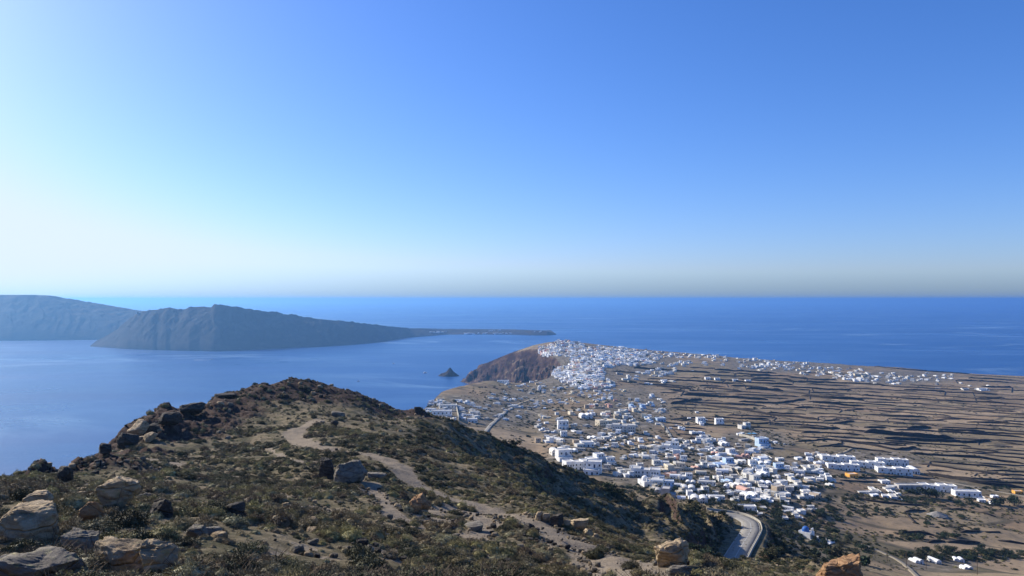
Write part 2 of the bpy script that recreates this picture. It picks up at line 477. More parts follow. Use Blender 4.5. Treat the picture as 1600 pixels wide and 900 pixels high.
def ground_mat():
    m, nt, b = new_mat('ground'); g = N(nt)
    pos = g.pos()
    at = g.node('ShaderNodeAttribute', attribute_name='mask'); sep = g.node('ShaderNodeSeparateColor'); nt.links.new(at.outputs['Color'], sep.inputs[0])
    path, rock, plain = sep.outputs[0], sep.outputs[1], sep.outputs[2]
    cliff = at.outputs['Alpha']
    n1 = g.noise(pos, 0.35, 5, 0.6); n2 = g.noise(pos, 2.2, 6, 0.65); n3 = g.noise(pos, 14.0, 4, 0.7); nb = g.noise(pos, 0.06, 4, 0.6)
    # near hillside: dry soil, litter and gravel
    soil = g.ramp(n2, [(0.3, (0.095, 0.076, 0.046)), (0.5, (0.19, 0.15, 0.092)), (0.7, (0.33, 0.26, 0.165))])
    veg = g.ramp(n3, [(0.3, (0.035, 0.034, 0.018)), (0.62, (0.105, 0.092, 0.050))])
    hill = g.mix(g.range(n1, 0.42, 0.6), soil, veg)
    hill = g.mix(g.range(g.noise(pos, 9.0, 3, 0.7), 0.62, 0.72), hill, (0.23, 0.20, 0.155))
    gravel = g.ramp(n3, [(0.28, (0.13, 0.098, 0.064)), (0.5, (0.29, 0.225, 0.15)), (0.75, (0.46, 0.37, 0.26))])
    pebble = g.ramp(g.vor(pos, 9.0), [(0.0, (0.40, 0.35, 0.29)), (0.6, (0.13, 0.11, 0.09))])
    gravel = g.mix(0.45, gravel, pebble)
    pn = g.math('ADD', path, g.range(n2, 0.3, 0.7, -0.35, 0.35))
    hill = g.mix(g.range(pn, 0.35, 0.62), hill, gravel)
    rk = g.ramp(g.noise(pos, 0.9, 8, 0.7), [(0.3, (0.022, 0.014, 0.012)), (0.52, (0.062, 0.040, 0.033)), (0.75, (0.15, 0.112, 0.085))])
    hill = g.mix(g.range(g.math('ADD', rock, g.range(n2, 0.3, 0.7, -0.4, 0.4)), 0.3, 0.7), hill, rk)
    # plain: bare terraced fields
    ps = g.scale(pos, (0.42, 1.0, 0.0))
    warp = g.node('ShaderNodeVectorMath', operation='ADD'); nt.links.new(ps, warp.inputs[0])
    wn = g.node('ShaderNodeTexNoise'); nt.links.new(ps, wn.inputs['Vector']); wn.inputs['Scale'].default_value = 0.012
    wm = g.node('ShaderNodeVectorMath', operation='SCALE'); nt.links.new(wn.outputs['Color'], wm.inputs[0]); wm.inputs['Scale'].default_value = 55.0
    nt.links.new(wm.outputs[0], warp.inputs[1])
    cell = g.vor(warp.outputs[0], 0.017, out='Color'); sc = g.node('ShaderNodeSeparateColor'); nt.links.new(cell, sc.inputs[0])
    edge = g.vor(warp.outputs[0], 0.017, feature='DISTANCE_TO_EDGE')
    field = g.ramp(sc.outputs[0], [(0.0, (0.20, 0.142, 0.088)), (0.25, (0.33, 0.238, 0.145)), (0.45, (0.24, 0.185, 0.105)), (0.65, (0.40, 0.295, 0.185)), (0.85, (0.28, 0.19, 0.115)), (1.0, (0.15, 0.12, 0.068))])
    field = g.mix(g.range(g.noise(pos, 0.05, 6, 0.7), 0.35, 0.68, 0.0, 0.55), field, (0.105, 0.088, 0.062))
    field = g.mix(g.range(g.noise(pos, 0.28, 4, 0.7), 0.55, 0.7, 0.0, 0.8), field, (0.050, 0.048, 0.030))
    field = g.mix(g.range(edge, 0.02, 0.05, 0.7, 0.0), field, (0.06, 0.055, 0.038))
    town = g.node('ShaderNodeAttribute', attribute_name='town').outputs['Fac']
    pale = g.ramp(g.noise(pos, 0.09, 5, 0.75), [(0.4, (0.085, 0.078, 0.058)), (0.52, (0.16, 0.13, 0.095)), (0.64, (0.30, 0.26, 0.21)), (0.74, (0.13, 0.105, 0.08))])
    field = g.mix(town, field, pale)
    cl = g.ramp(g.noise(g.scale(pos, (1, 1, 1.8)), 0.02, 7, 0.65), [(0.3, (0.016, 0.009, 0.009)), (0.48, (0.036, 0.017, 0.015)), (0.62, (0.10, 0.062, 0.044)), (0.8, (0.022, 0.015, 0.015))])
    field = g.mix(cliff, field, cl)
    col = g.mix(plain, hill, field)
    nt.links.new(col, b.inputs['Base Color'])
    hgt = g.math('ADD', g.math('MULTIPLY', n3, 0.35), n2)
    hgt = g.math('ADD', hgt, g.math('MULTIPLY', g.noise(pos, 45.0, 2, 0.6), 0.12))
    nt.links.new(g.bump(hgt, 0.8, 0.16), b.inputs['Normal'])
    b.inputs['Roughness'].default_value = 1.0
    b.inputs['Specular IOR Level'].default_value = 0.1
    return m

def water_mat():
    m, nt, b = new_mat('sea_water'); g = N(nt)
    pos = g.pos()
    big = g.noise(g.scale(pos, (0.00035, 0.0011, 0)), 1.0, 5, 0.6, 1.2)
    col = g.ramp(big, [(0.35, (0.006, 0.055, 0.20)), (0.65, (0.008, 0.070, 0.24))])
    stk = g.noise(g.scale(pos, (0.0007, 0.0016, 0)), 1.0, 7, 0.62, 2.2)
    patch = g.noise(g.scale(pos, (0.0004, 0.0007, 0)), 1.0, 2, 0.5)
    sm = g.math('MULTIPLY', g.range(stk, 0.53, 0.66), g.range(patch, 0.44, 0.6))
    col = g.mix(g.math('MULTIPLY', sm, 0.8), col, (0.22, 0.35, 0.50))
    nt.links.new(col, b.inputs['Base Color'])
    nt.links.new(g.range(g.noise(g.scale(pos, (0.0005, 0.0016, 0)), 1.0, 5, 0.6, 1.5), 0.42, 0.72, 0.36, 0.24), b.inputs['Roughness'])
    b.inputs['IOR'].default_value = 1.333
    b.inputs['Specular IOR Level'].default_value = 0.5
    w1 = g.noise(pos, 0.11, 5, 0.62); w2 = g.noise(pos, 0.7, 3, 0.6)
    h = g.math('ADD', g.math('MULTIPLY', w1, 1.0), g.math('MULTIPLY', w2, 0.22))
    nt.links.new(g.bump(h, 0.5, 1.5), b.inputs['Normal'])
    return m

def island_mat():
    m, nt, b = new_mat('island_rock'); g = N(nt); pos = g.pos()
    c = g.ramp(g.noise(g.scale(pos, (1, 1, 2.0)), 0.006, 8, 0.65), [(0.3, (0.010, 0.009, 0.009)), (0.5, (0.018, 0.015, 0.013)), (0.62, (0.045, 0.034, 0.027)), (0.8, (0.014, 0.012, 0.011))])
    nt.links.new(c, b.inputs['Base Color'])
    b.inputs['Roughness'].default_value = 1.0
    return m

def rock_mat(name, stops, lichen=(0.33, 0.30, 0.16), dark=(0.03, 0.028, 0.026)):
    m, nt, b = new_mat(name); g = N(nt); o = g.obj()
    oi = g.node('ShaderNodeObjectInfo')
    va = g.node('ShaderNodeVectorMath', operation='ADD'); nt.links.new(o, va.inputs[0])
    cx = g.node('ShaderNodeCombineXYZ'); nt.links.new(g.math('MULTIPLY', oi.outputs['Random'], 37.0), cx.inputs[0]); nt.links.new(cx.outputs[0], va.inputs[1])
    o = va.outputs[0]
    st = g.noise(g.scale(o, (1, 1, 3.0)), 1.6, 8, 0.68, 0.4)
    c = g.ramp(st, stops)
    c = g.mix(g.range(g.noise(o, 5.0, 5, 0.7), 0.56, 0.66, 0, 0.75), c, lichen)
    c = g.mix(g.range(g.noise(o, 2.4, 6, 0.75), 0.60, 0.68, 0, 0.9), c, dark)
    cr = g.vor(g.scale(o, (0.6, 0.6, 1.5)), 1.3, feature='DISTANCE_TO_EDGE')
    c = g.mix(g.range(cr, 0.0, 0.012, 0.6, 0.0), c, dark)
    nt.links.new(c, b.inputs['Base Color'])
    h = g.math('ADD', g.noise(o, 7.0, 8, 0.72), g.math('MULTIPLY', g.range(cr, 0.0, 0.06), 0.7))
    h = g.math('ADD', h, g.math('MULTIPLY', st, 0.6))
    nt.links.new(g.bump(h, 1.0, 0.10), b.inputs['Normal'])
    return m

def leaf_mat(name, c1, c2, c3):
    m, nt, b = new_mat(name); g = N(nt)
    oi = g.node('ShaderNodeObjectInfo'); o = g.obj()
    c = g.ramp(g.noise(o, 3.0, 3, 0.6), [(0.35, c1), (0.5, c2), (0.68, c3)])
    hsn = g.node('ShaderNodeHueSaturation'); nt.links.new(c, hsn.inputs['Color'])
    nt.links.new(g.range(oi.outputs['Random'], 0, 1, 0.8, 1.65), hsn.inputs['Value'])
    nt.links.new(g.range(oi.outputs['Random'], 0, 1, 0.485, 0.515), hsn.inputs['Hue'])
    nt.links.new(hsn.outputs[0], b.inputs['Base Color'])
    b.inputs['Specular IOR Level'].default_value = 0.25; b.inputs['Roughness'].default_value = 0.7
    return m

def flat_mat(name, col, rough=0.9, var=0.12, scale=1.0, spec=0.2):
    m, nt, b = new_mat(name); g = N(nt); p = g.pos()
    c2 = tuple(x*(1-var*2) for x in col)
    nt.links.new(g.ramp(g.noise(p, scale, 5, 0.65), [(0.3, c2), (0.65, col)]), b.inputs['Base Color'])
    b.inputs['Roughness'].default_value = rough; b.inputs['Specular IOR Level'].default_value = spec
    return m

def plaster_mat():
    """limewashed walls: the object's own paint colour, weathered"""
    m, nt, b = new_mat('limewash'); g = N(nt); p = g.pos()
    oi = g.node('ShaderNodeObjectInfo')
    dirt = g.ramp(g.noise(p, 0.35, 6, 0.7), [(0.32, (0.70, 0.66, 0.60)), (0.55, (1, 1, 1))])
    nt.links.new(g.mix(1.0, oi.outputs['Color'], dirt, 'MULTIPLY'), b.inputs['Base Color'])
    return m
M = {}
M['ground'] = ground_mat(); M['sea'] = water_mat(); M['island'] = island_mat()
M['tan_rock'] = rock_mat('tan_rock', [(0.25, (0.09, 0.065, 0.042)), (0.42, (0.30, 0.22, 0.135)), (0.66, (0.58, 0.45, 0.29))])
M['grey_rock'] = rock_mat('grey_rock', [(0.25, (0.07, 0.062, 0.055)), (0.5, (0.19, 0.165, 0.135)), (0.75, (0.33, 0.30, 0.24))])
M['dark_rock'] = rock_mat('dark_rock', [(0.25, (0.018, 0.016, 0.015)), (0.5, (0.055, 0.048, 0.043)), (0.75, (0.13, 0.11, 0.09))], lichen=(0.17, 0.15, 0.10))
M['orange_rock'] = rock_mat('orange_rock', [(0.25, (0.14, 0.07, 0.034)), (0.5, (0.34, 0.195, 0.10)), (0.75, (0.48, 0.31, 0.175))], lichen=(0.36, 0.27, 0.14))
M['leaf_dark'] = leaf_mat('dark_green_leaf', (0.030, 0.031, 0.014), (0.064, 0.062, 0.030), (0.115, 0.106, 0.055))
M['leaf_grey'] = leaf_mat('grey_green_leaf', (0.085, 0.078, 0.042), (0.175, 0.155, 0.088), (0.28, 0.245, 0.145))
M['leaf_yellow'] = leaf_mat('yellow_green_leaf', (0.095, 0.085, 0.034), (0.185, 0.157, 0.068), (0.28, 0.235, 0.115))
M['leaf_brown'] = leaf_mat('dry_brown_twig', (0.072, 0.054, 0.029), (0.145, 0.112, 0.064), (0.26, 0.205, 0.125))
M['straw'] = leaf_mat('dry_straw', (0.13, 0.10, 0.055), (0.22, 0.175, 0.10), (0.34, 0.28, 0.17))
M['tree_leaf'] = leaf_mat('tree_leaf', (0.012, 0.022, 0.012), (0.025, 0.040, 0.020), (0.045, 0.062, 0.030))
M['bark'] = flat_mat('bark', (0.12, 0.09, 0.065), 0.95, 0.3, 4)
M['plaster'] = plaster_mat()
M['shutter'] = flat_mat('painted_shutter', (0.03, 0.055, 0.11), 0.6, 0.1, 1)
M['glass'] = flat_mat('dark_opening', (0.03, 0.033, 0.04), 0.25, 0.1, 1, 0.5)
M['blue'] = flat_mat('blue_paint', (0.03, 0.13, 0.42), 0.5, 0.08, 1)
M['pool'] = flat_mat('pool_water', (0.05, 0.34, 0.55), 0.1, 0.1, 1, 0.5)
M['asphalt'] = flat_mat('asphalt', (0.30, 0.28, 0.245), 0.95, 0.12, 0.8)
M['line'] = flat_mat('road_paint', (0.50, 0.49, 0.45), 0.8, 0.1, 2)
M['concrete'] = flat_mat('concrete', (0.38, 0.35, 0.29), 0.95, 0.15, 0.5)
M['drystone'] = flat_mat('dry_stone', (0.085, 0.070, 0.060), 1.0, 0.3, 0.6)
M['track'] = flat_mat('dirt_track', (0.31, 0.26, 0.19), 1.0, 0.15, 0.3)
M['hull'] = flat_mat('white_hull', (0.75, 0.76, 0.76), 0.4, 0.03, 1)
M['foam'] = flat_mat('foam', (0.72, 0.77, 0.80), 0.9, 0.1, 0.1)
M['gravel_heap'] = flat_mat('gravel_heap', (0.30, 0.28, 0.25), 1.0, 0.2, 0.5)
# ------------------------------------------------------------------ path and clearings on the hill (masks)
def world_line(pts, ymin=8.0):
    X, Y, Z = hit([p[0] for p in pts], [p[1] for p in pts], ymin)
    return np.array([(a, b) for a, b in zip(X, Y) if not np.isnan(b)])
PATHS = [
  (world_line([(1010,905),(970,880),(935,862),(895,846),(850,826),(815,812)]), 2.1),
  (world_line([(815,812),(770,800),(735,786),(700,776),(668,764),(645,752),(632,738),(620,726),(600,716),(575,710),(545,706),(515,701),(490,696),(468,689),(456,681),(462,673),(480,665),(494,657)]), 1.55),
  (world_line([(560,748),(585,762),(602,782),(612,800),(632,818),(650,822)]), 0.8),
  (world_line([(668,800),(700,792),(735,800),(760,815),(745,838)]), 1.0),
  (world_line([(420,700),(440,712),(470,722),(500,722)]), 0.5),
]
BARE = [(505,800,1.8,3.6),(520,865,1.3,1.3),(590,868,1.4,1.0),(700,815,1.8,2.4),(230,722,4.5,3.0),(275,712,4.0,2.6),(470,778,1.8,2.2),
        (860,870,1.6,1.6),(800,875,1.5,1.2),(900,885,1.5,1.2),(560,770,1.6,1.6),(355,745,2.0,1.2),(440,870,1.2,1.2)]
_bx, _by, _bz = hit([b[0] for b in BARE], [b[1] for b in BARE])
def pathmask(x, y):
    m = np.zeros(x.shape)
    sel = (y < 290)
    xs, ys_ = x[sel], y[sel]
    mm = np.zeros(xs.shape)
    wob = fbm(xs/1.6, ys_/1.6, 3, 51)*0.35
    for pl, w in PATHS:
        d, _, _ = seg_dist(xs, ys_, pl)
        mm = np.maximum(mm, sstep(w*1.35, w*0.55, d+wob))
    frag = sstep(-0.25, 0.25, fbm(xs/1.1, ys_/1.1, 3, 53)+0.02)
    for i, b in enumerate(BARE):
        if np.isnan(_by[i]): continue
        mm = np.maximum(mm, 0.85*frag*ell(xs+wob*2, ys_+wob*2, _bx[i], _by[i], b[2], b[3]))
    m[sel] = mm
    return m
TOWN_PX = [(700,636,60,22),(755,650,30,16),(800,640,60,30),(900,575,80,42),(960,570,110,28),(900,715,50,22),(905,675,70,22),(990,640,60,40),(1000,735,70,25),
           (1110,735,110,50),(1200,750,110,40),(1180,690,60,22),(1360,722,90,20),(1450,762,80,14),(1230,570,110,14),(1410,590,90,12),(1470,880,60,14),(850,615,40,14)]
def townmask(x, y, z):
    px, py = pix(x, np.maximum(y, 1), z)
    m = np.zeros(x.shape)
    for (cx, cy_, rx, ry) in TOWN_PX:
        m = np.maximum(m, sstep(1.15, 0.7, np.sqrt(((px-cx)/rx)**2+((py-cy_)/ry)**2)))
    return m*(y > 380)

# ------------------------------------------------------------------ the land as one sheet (fan-shaped grid: finer near the viewpoint)
cols = np.concatenate([np.arange(-760, -40, 14.0), np.arange(-40, 1640, 1.7), np.arange(1640, 2420, 14.0)])
def geo(a, b, r): 
    n = int(math.log(b/a)/math.log(1+r)); return a*np.exp(np.linspace(0, math.log(b/a), n, endpoint=False))
rows = np.concatenate([geo(1.0, 10, 0.05), geo(10, 60, 0.008), geo(60, 290, 0.0045), geo(290, 600, 0.006), geo(600, 2950, 0.0045), geo(2950, 3400, 0.02)])
CX, RY = np.meshgrid((cols-800)/F, rows)
GX = CX*RY; GY = RY.copy()
GZ = height(GX, GY)
nr, nc = GX.shape
pm = pathmask(GX, GY); rm = rockmask(GX, GY)
gyr, gxc = np.gradient(GZ)
slope = np.hypot(gyr/np.gradient(GY, axis=0), gxc/np.maximum(np.gradient(GX, axis=1), 1e-6))
dE, sE, _ = seg_dist(GX, GY, EDGE)
clf = (sstep(0.35, 0.62, slope)*sstep(330, 430, GY)*(dE*sE < 25)).clip(0, 1)
clf = np.maximum(clf, ell(GX+fbm(GX/30, GY/30, 3, 93)*25, GY, -50, 2620, 95, 160))
plainm = sstep(250, 330, GY+fbm(GX/20, GY/20, 3, 61)*25 + (GX-90).clip(-60, 60)*0.5)
rkm = np.maximum(rm, sstep(0.75, 1.2, slope)*(GY < 300))
# sink path a little
GZ = GZ-0.06*pm*(GY < 290)
seafade = (GZ < -4.5)
twn = townmask(GX, GY, GZ)
idx = np.arange(nr*nc).reshape(nr, nc)
q = np.stack([idx[:-1, :-1], idx[:-1, 1:], idx[1:, 1:], idx[1:, :-1]], -1).reshape(-1, 4)
under = (GZ < -4.9).ravel()
q = q[~(under[q].all(1))]
V = np.stack([GX, GY, GZ], -1).reshape(-1, 3)
col4 = np.stack([pm, rkm, plainm, clf], -1).reshape(-1, 4).astype(np.float32)
townf = twn.ravel().astype(np.float32)
pface = col4[:, 0][q].mean(1) > 0.5
near_path = pface & (V[:, 1][q].mean(1) < 290)
def sub(name, qq):
    used = np.unique(qq); remap = np.zeros(len(V), dtype=np.int32); remap[used] = np.arange(len(used))
    me = mesh_np(name, V[used], remap[qq], mats=[M['ground']], smooth=True)
    a = me.color_attributes.new('mask', 'FLOAT_COLOR', 'POINT'); a.data.foreach_set('color', col4[used].ravel())
    t = me.attributes.new('town', 'FLOAT', 'POINT'); t.data.foreach_set('value', townf[used])
    o = link(name, me); tag(o, kind='structure'); return o
sub('ground', q[~near_path])
sub('path', q[near_path])

# ------------------------------------------------------------------ sea: a disc reaching the horizon
def disc(name, R, z, mat, nseg=256):
    rad = [0.0, 300, 1500, 4000, 9000, 20000, R]
    vs = [(0, 0, z)]; fs = []; ts = []
    for r in rad[1:]:
        for i in range(nseg):
            a = 2*math.pi*i/nseg; vs.append((r*math.cos(a), r*math.sin(a), z))
    for i in range(nseg): ts.append((0, 1+i, 1+(i+1) % nseg))
    for k in range(len(rad)-2):
        b0 = 1+k*nseg; b1 = b0+nseg
        for i in range(nseg): fs.append((b0+i, b1+i, b1+(i+1) % nseg, b0+(i+1) % nseg))
    return link(name, mesh_np(name, vs, fs, ts, [mat]))
tag(disc('sea', 60000.0, 0.0, M['sea']), kind='structure')

# ------------------------------------------------------------------ islands across the water
def island(name, prof, depth_back, seed, crag=1.0, step=2.0, rowsn=70):
    """prof: (pixel column, shore row, crest row, crest set-back in metres)"""
    pr = np.array(prof, float)
    pxs = np.arange(pr[0, 0], pr[-1, 0]+step, step)
    base = np.interp(pxs, pr[:, 0], pr[:, 1]); top = np.interp(pxs, pr[:, 0], pr[:, 2]); sb = np.interp(pxs, pr[:, 0], pr[:, 3])
    Yb = F*EYE/(base-HZ); Yt = Yb+sb; Zt = EYE-(top-HZ)/F*Yt
    t = np.concatenate([np.linspace(-0.06, 1, rowsn), 1+np.linspace(0.03, 1, 30)])
    T, I = np.meshgrid(t, np.arange(len(pxs)), indexing='ij')
    yb = Yb[I]; yt = Yt[I]; zt = Zt[I]; px = pxs[I]
    Y = np.where(T <= 1, yb+(yt-yb)*T, yt+(T-1)*depth_back)
    ease = np.where(T <= 1, np.power(T.clip(0, 1), 0.85), np.maximum(0, 1-(T-1))**1.15)
    X = (px-800)/F*np.where(T <= 1, Y, yt)
    gl = ridged(px*4.1/55+fbm(px/40, T*2, 2, seed)*0.5, T*1.2, 4, seed+3)-0.5
    Z = zt*ease + gl*48*crag*np.sin(np.pi*T.clip(0, 1))*(zt/250).clip(0.05, 1.2) + fbm(X/45, Y/45, 4, seed+5)*10*crag*np.sin(np.pi*T.clip(0, 2)/2)*(zt/200).clip(0.05, 1)
    Z = np.minimum(Z, 332.0); Z = np.where(T < 0, -6, Z); Z = np.where(T >= 1.98, -6, Z)
    Y = Y+gl*60*crag*np.sin(np.pi*T.clip(0, 1))*(zt/250).clip(0.05, 1)
    nr_, nc_ = Z.shape; id_ = np.arange(nr_*nc_).reshape(nr_, nc_)
    qq = np.stack([id_[:-1, :-1], id_[:-1, 1:], id_[1:, 1:], id_[1:, :-1]], -1).reshape(-1, 4)
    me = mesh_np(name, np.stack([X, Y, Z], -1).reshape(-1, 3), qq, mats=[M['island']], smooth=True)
    o = link(name, me); tag(o, kind='structure'); return (X, Y, Z)
isl0 = island('island', [(-500,533,475,500),(-200,533,468,500),(0,532.5,461,520),(18,532.5,458.5,520),(75,532,461.5,520),(110,531.5,467,520),(150,531,474,500),(190,530.5,481,460),(215,530,485,420),(250,530,490,380),(300,530,500,300),(340,530,529,60)], 2600, 70, 0.5)
isl = island('island', [(141,541.5,540.5,20),(150,542,533,80),(165,543,525,140),(185,544.5,513,200),(200,545.5,499,240),(212,546,490,260),(225,546.5,486,270),(238,547,483,280),(245,547,484,280),(258,547.5,480.5,290),(266,547.5,481,290),(278,548,484.5,300),(296,548.5,480,300),(312,548.5,478,300),(330,549,480,300),(334.5,549,476,300),(345,549,476.5,300),(370,548,479.5,310),
        (420,545.5,486,320),(470,543,494,340),(500,542,498.5,340),(560,538,504,330),(600,534,509,300),(640,527.5,512.8,260),(700,522.8,514,240),(760,522.6,514.6,240),(800,523,515.3,220),(830,524,515.8,160),(855,524,517.5,80),(869,523,521.8,30)], 900, 90, 0.8, 1.6)
# islet off the cape
def islet(px, py, wpx, hpx, seed, name='islet'):
    Y = F*EYE/(py-HZ); x0 = (px-800)/F*Y; w = wpx/F*Y; h = hpx/F*Y
    n = 60; g_ = np.linspace(-1, 1, n); A, B = np.meshgrid(g_, g_)
    r = np.hypot(A, B)
    Z = h*1.5*(1-(np.abs(A)**2.2+np.abs(B)**2.2)**0.6).clip(-0.3, 1)**0.8*(0.35+0.75*ridged(A*2.3+seed, B*1.7, 5, seed))*(0.8+0.5*sstep(-0.6,0.35,A)) if False else h*0.85*np.maximum(1-r**3, -0.3)*(0.30+0.75*np.exp(-((A-0.15)/0.28)**2)+0.35*ridged(A*3.6+seed, B*2.2, 4, seed))
    X = x0+A*w/2*1.15; Yy = Y+B*w/2
    Z = np.maximum(Z-0.05*h, -5)
    id_ = np.arange(n*n).reshape(n, n); qq = np.stack([id_[:-1, :-1], id_[:-1, 1:], id_[1:, 1:], id_[1:, :-1]], -1).reshape(-1, 4)
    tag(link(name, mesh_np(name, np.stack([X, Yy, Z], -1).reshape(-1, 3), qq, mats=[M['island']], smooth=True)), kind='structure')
islet(701, 587, 30, 12, 7)

# ------------------------------------------------------------------ air: one closed box of even haze
def haze():
    m = bpy.data.materials.new('haze'); m.use_nodes = True; nt = m.node_tree
    for n in list(nt.nodes): nt.nodes.remove(n)
    out = nt.nodes.new('ShaderNodeOutputMaterial'); v = nt.nodes.new('ShaderNodeVolumePrincipled')
    v.inputs['Color'].default_value = HAZE_COL
    v.inputs['Density'].default_value = HAZE_DENS
    v.inputs['Anisotropy'].default_value = HAZE_ANI
    nt.links.new(v.outputs[0], out.inputs['Volume'])
    b = MB(); b.box(-64000, -64000, -7.0, 64000, 64000, HAZE_TOP)
    tag(b.build('haze', m), kind='stuff')
HAZE_COL = (0.21, 0.465, 0.86, 1); HAZE_DENS = 6.8e-5; HAZE_ANI = 0.5; HAZE_TOP = 336.0
print('maxz', max(a[2].max() for a in (isl, isl0)))
haze()
# ------------------------------------------------------------------ labels that single one thing out among its kind
ORD = ['nearest', 'second nearest', 'third nearest', 'fourth nearest', 'fifth nearest', 'sixth nearest', 'seventh nearest', 'eighth nearest', 'ninth nearest',
       'tenth nearest', 'eleventh nearest', 'twelfth nearest', 'thirteenth nearest', 'fourteenth nearest', 'fifteenth nearest', 'sixteenth nearest',
       'seventeenth nearest', 'eighteenth nearest', 'nineteenth nearest', 'twentieth nearest']
def place_labels(items, marks):
    """items: [(object, look, px, py)]; marks: [(name, px, py)]. The label gives the look, the landmark, the side and the rank of nearness there."""
    slots = {}
    for o, look, x, y in items:
        nm, lx, ly = min(marks, key=lambda m: (m[1]-x)**2+((m[2]-y)*1.6)**2)
        dx, dy = x-lx, (y-ly)*1.6
        side = ('right of' if dx > 0 else 'left of') if abs(dx) > abs(dy) else ('below' if dy > 0 else 'above')
        slots.setdefault((look, nm, side), []).append((math.hypot(dx, dy), o))
    for (look, nm, side), lst in slots.items():
        lst.sort(key=lambda a: a[0])
        for k, (_, o) in enumerate(lst):
            o['label'] = f"{look}, {ORD[k]} {side} {nm}" if len(lst) > 1 else f"{look} {side} {nm}"

# ------------------------------------------------------------------ rocks
import bmesh
_ico = {}
def ico(sub):
    if sub not in _ico:
        bm = bmesh.new(); bmesh.ops.create_icosphere(bm, subdivisions=sub, radius=1.0)
        _ico[sub] = (np.array([v.co[:] for v in bm.verts]), np.array([[v.index for v in f.verts] for f in bm.faces])); bm.free()
    v, f = _ico[sub]; return v.copy(), f
def rock_mesh(name, seed, dims, mat, sub=5, cuts=11, flat=0.5, rough=0.06, tilt=(0, 0), strata=0.02):
    r = np.random.default_rng(seed)
    v, f = ico(sub)
    pw = 0.58
    v = np.sign(v)*np.abs(v)**pw; v = v/np.abs(v).max(); yaw = r.random()*1.2-0.6; cy_, sy_ = math.cos(yaw), math.sin(yaw)
    v = np.stack([v[:, 0]*cy_-v[:, 1]*sy_, v[:, 0]*sy_+v[:, 1]*cy_, v[:, 2]], 1)
    for k in range(cuts):
        n = r.normal(size=3); n /= np.linalg.norm(n)
        if k == 0: n = np.array([r.normal()*0.12, r.normal()*0.12, 1.0]); n /= np.linalg.norm(n)
        d = 0.60+0.42*r.random()
        if k == 0: d = 1-flat*0.9
        h = v@n-d
        v = v-np.where(h > 0, h, 0)[:, None]*n[None, :]*0.97
    s1, s2 = seed*3.1, seed*1.7
    nrm = v/np.maximum(np.linalg.norm(v, axis=1), 1e-6)[:, None]
    d = fbm(v[:, 0]*2.0+s1+v[:, 2]*1.3, v[:, 1]*2.0+s2-v[:, 2]*1.1, 5, seed % 50)*rough*1.5
    d += (ridged(v[:, 0]*3.1-s1+v[:, 2], v[:, 1]*3.1+v[:, 2]*2.0, 4, seed % 40)-0.5)*rough*1.6
    d += (fbm(v[:, 0]*11+v[:, 2]*8+s1, v[:, 1]*11-v[:, 2]*9+s2, 3, 3))*rough*0.30
    st = np.sin(v[:, 2]*21+fbm(v[:, 0]*2+s1, v[:, 1]*2, 2, 7)*3.5)
    d += st*strata*(np.abs(nrm[:, 2]) < 0.8)
    v = v+nrm*d[:, None]
    v[:, 2] = np.maximum(v[:, 2], -0.75)
    lo, hi = v.min(0), v.max(0)
    v = (v-(lo+hi)/2)/(hi-lo)*np.array(dims)
    ax, ay = tilt
    ca, sa = math.cos(ax), math.sin(ax); v = np.stack([v[:, 0], v[:, 1]*ca-v[:, 2]*sa, v[:, 1]*sa+v[:, 2]*ca], 1)
    ca, sa = math.cos(ay), math.sin(ay); v = np.stack([v[:, 0]*ca+v[:, 2]*sa, v[:, 1], -v[:, 0]*sa+v[:, 2]*ca], 1)
    v[:, 2] -= v[:, 2].min()
    return mesh_np(name, v, tris=f, mats=[mat], smooth=False if sub < 4 else True)

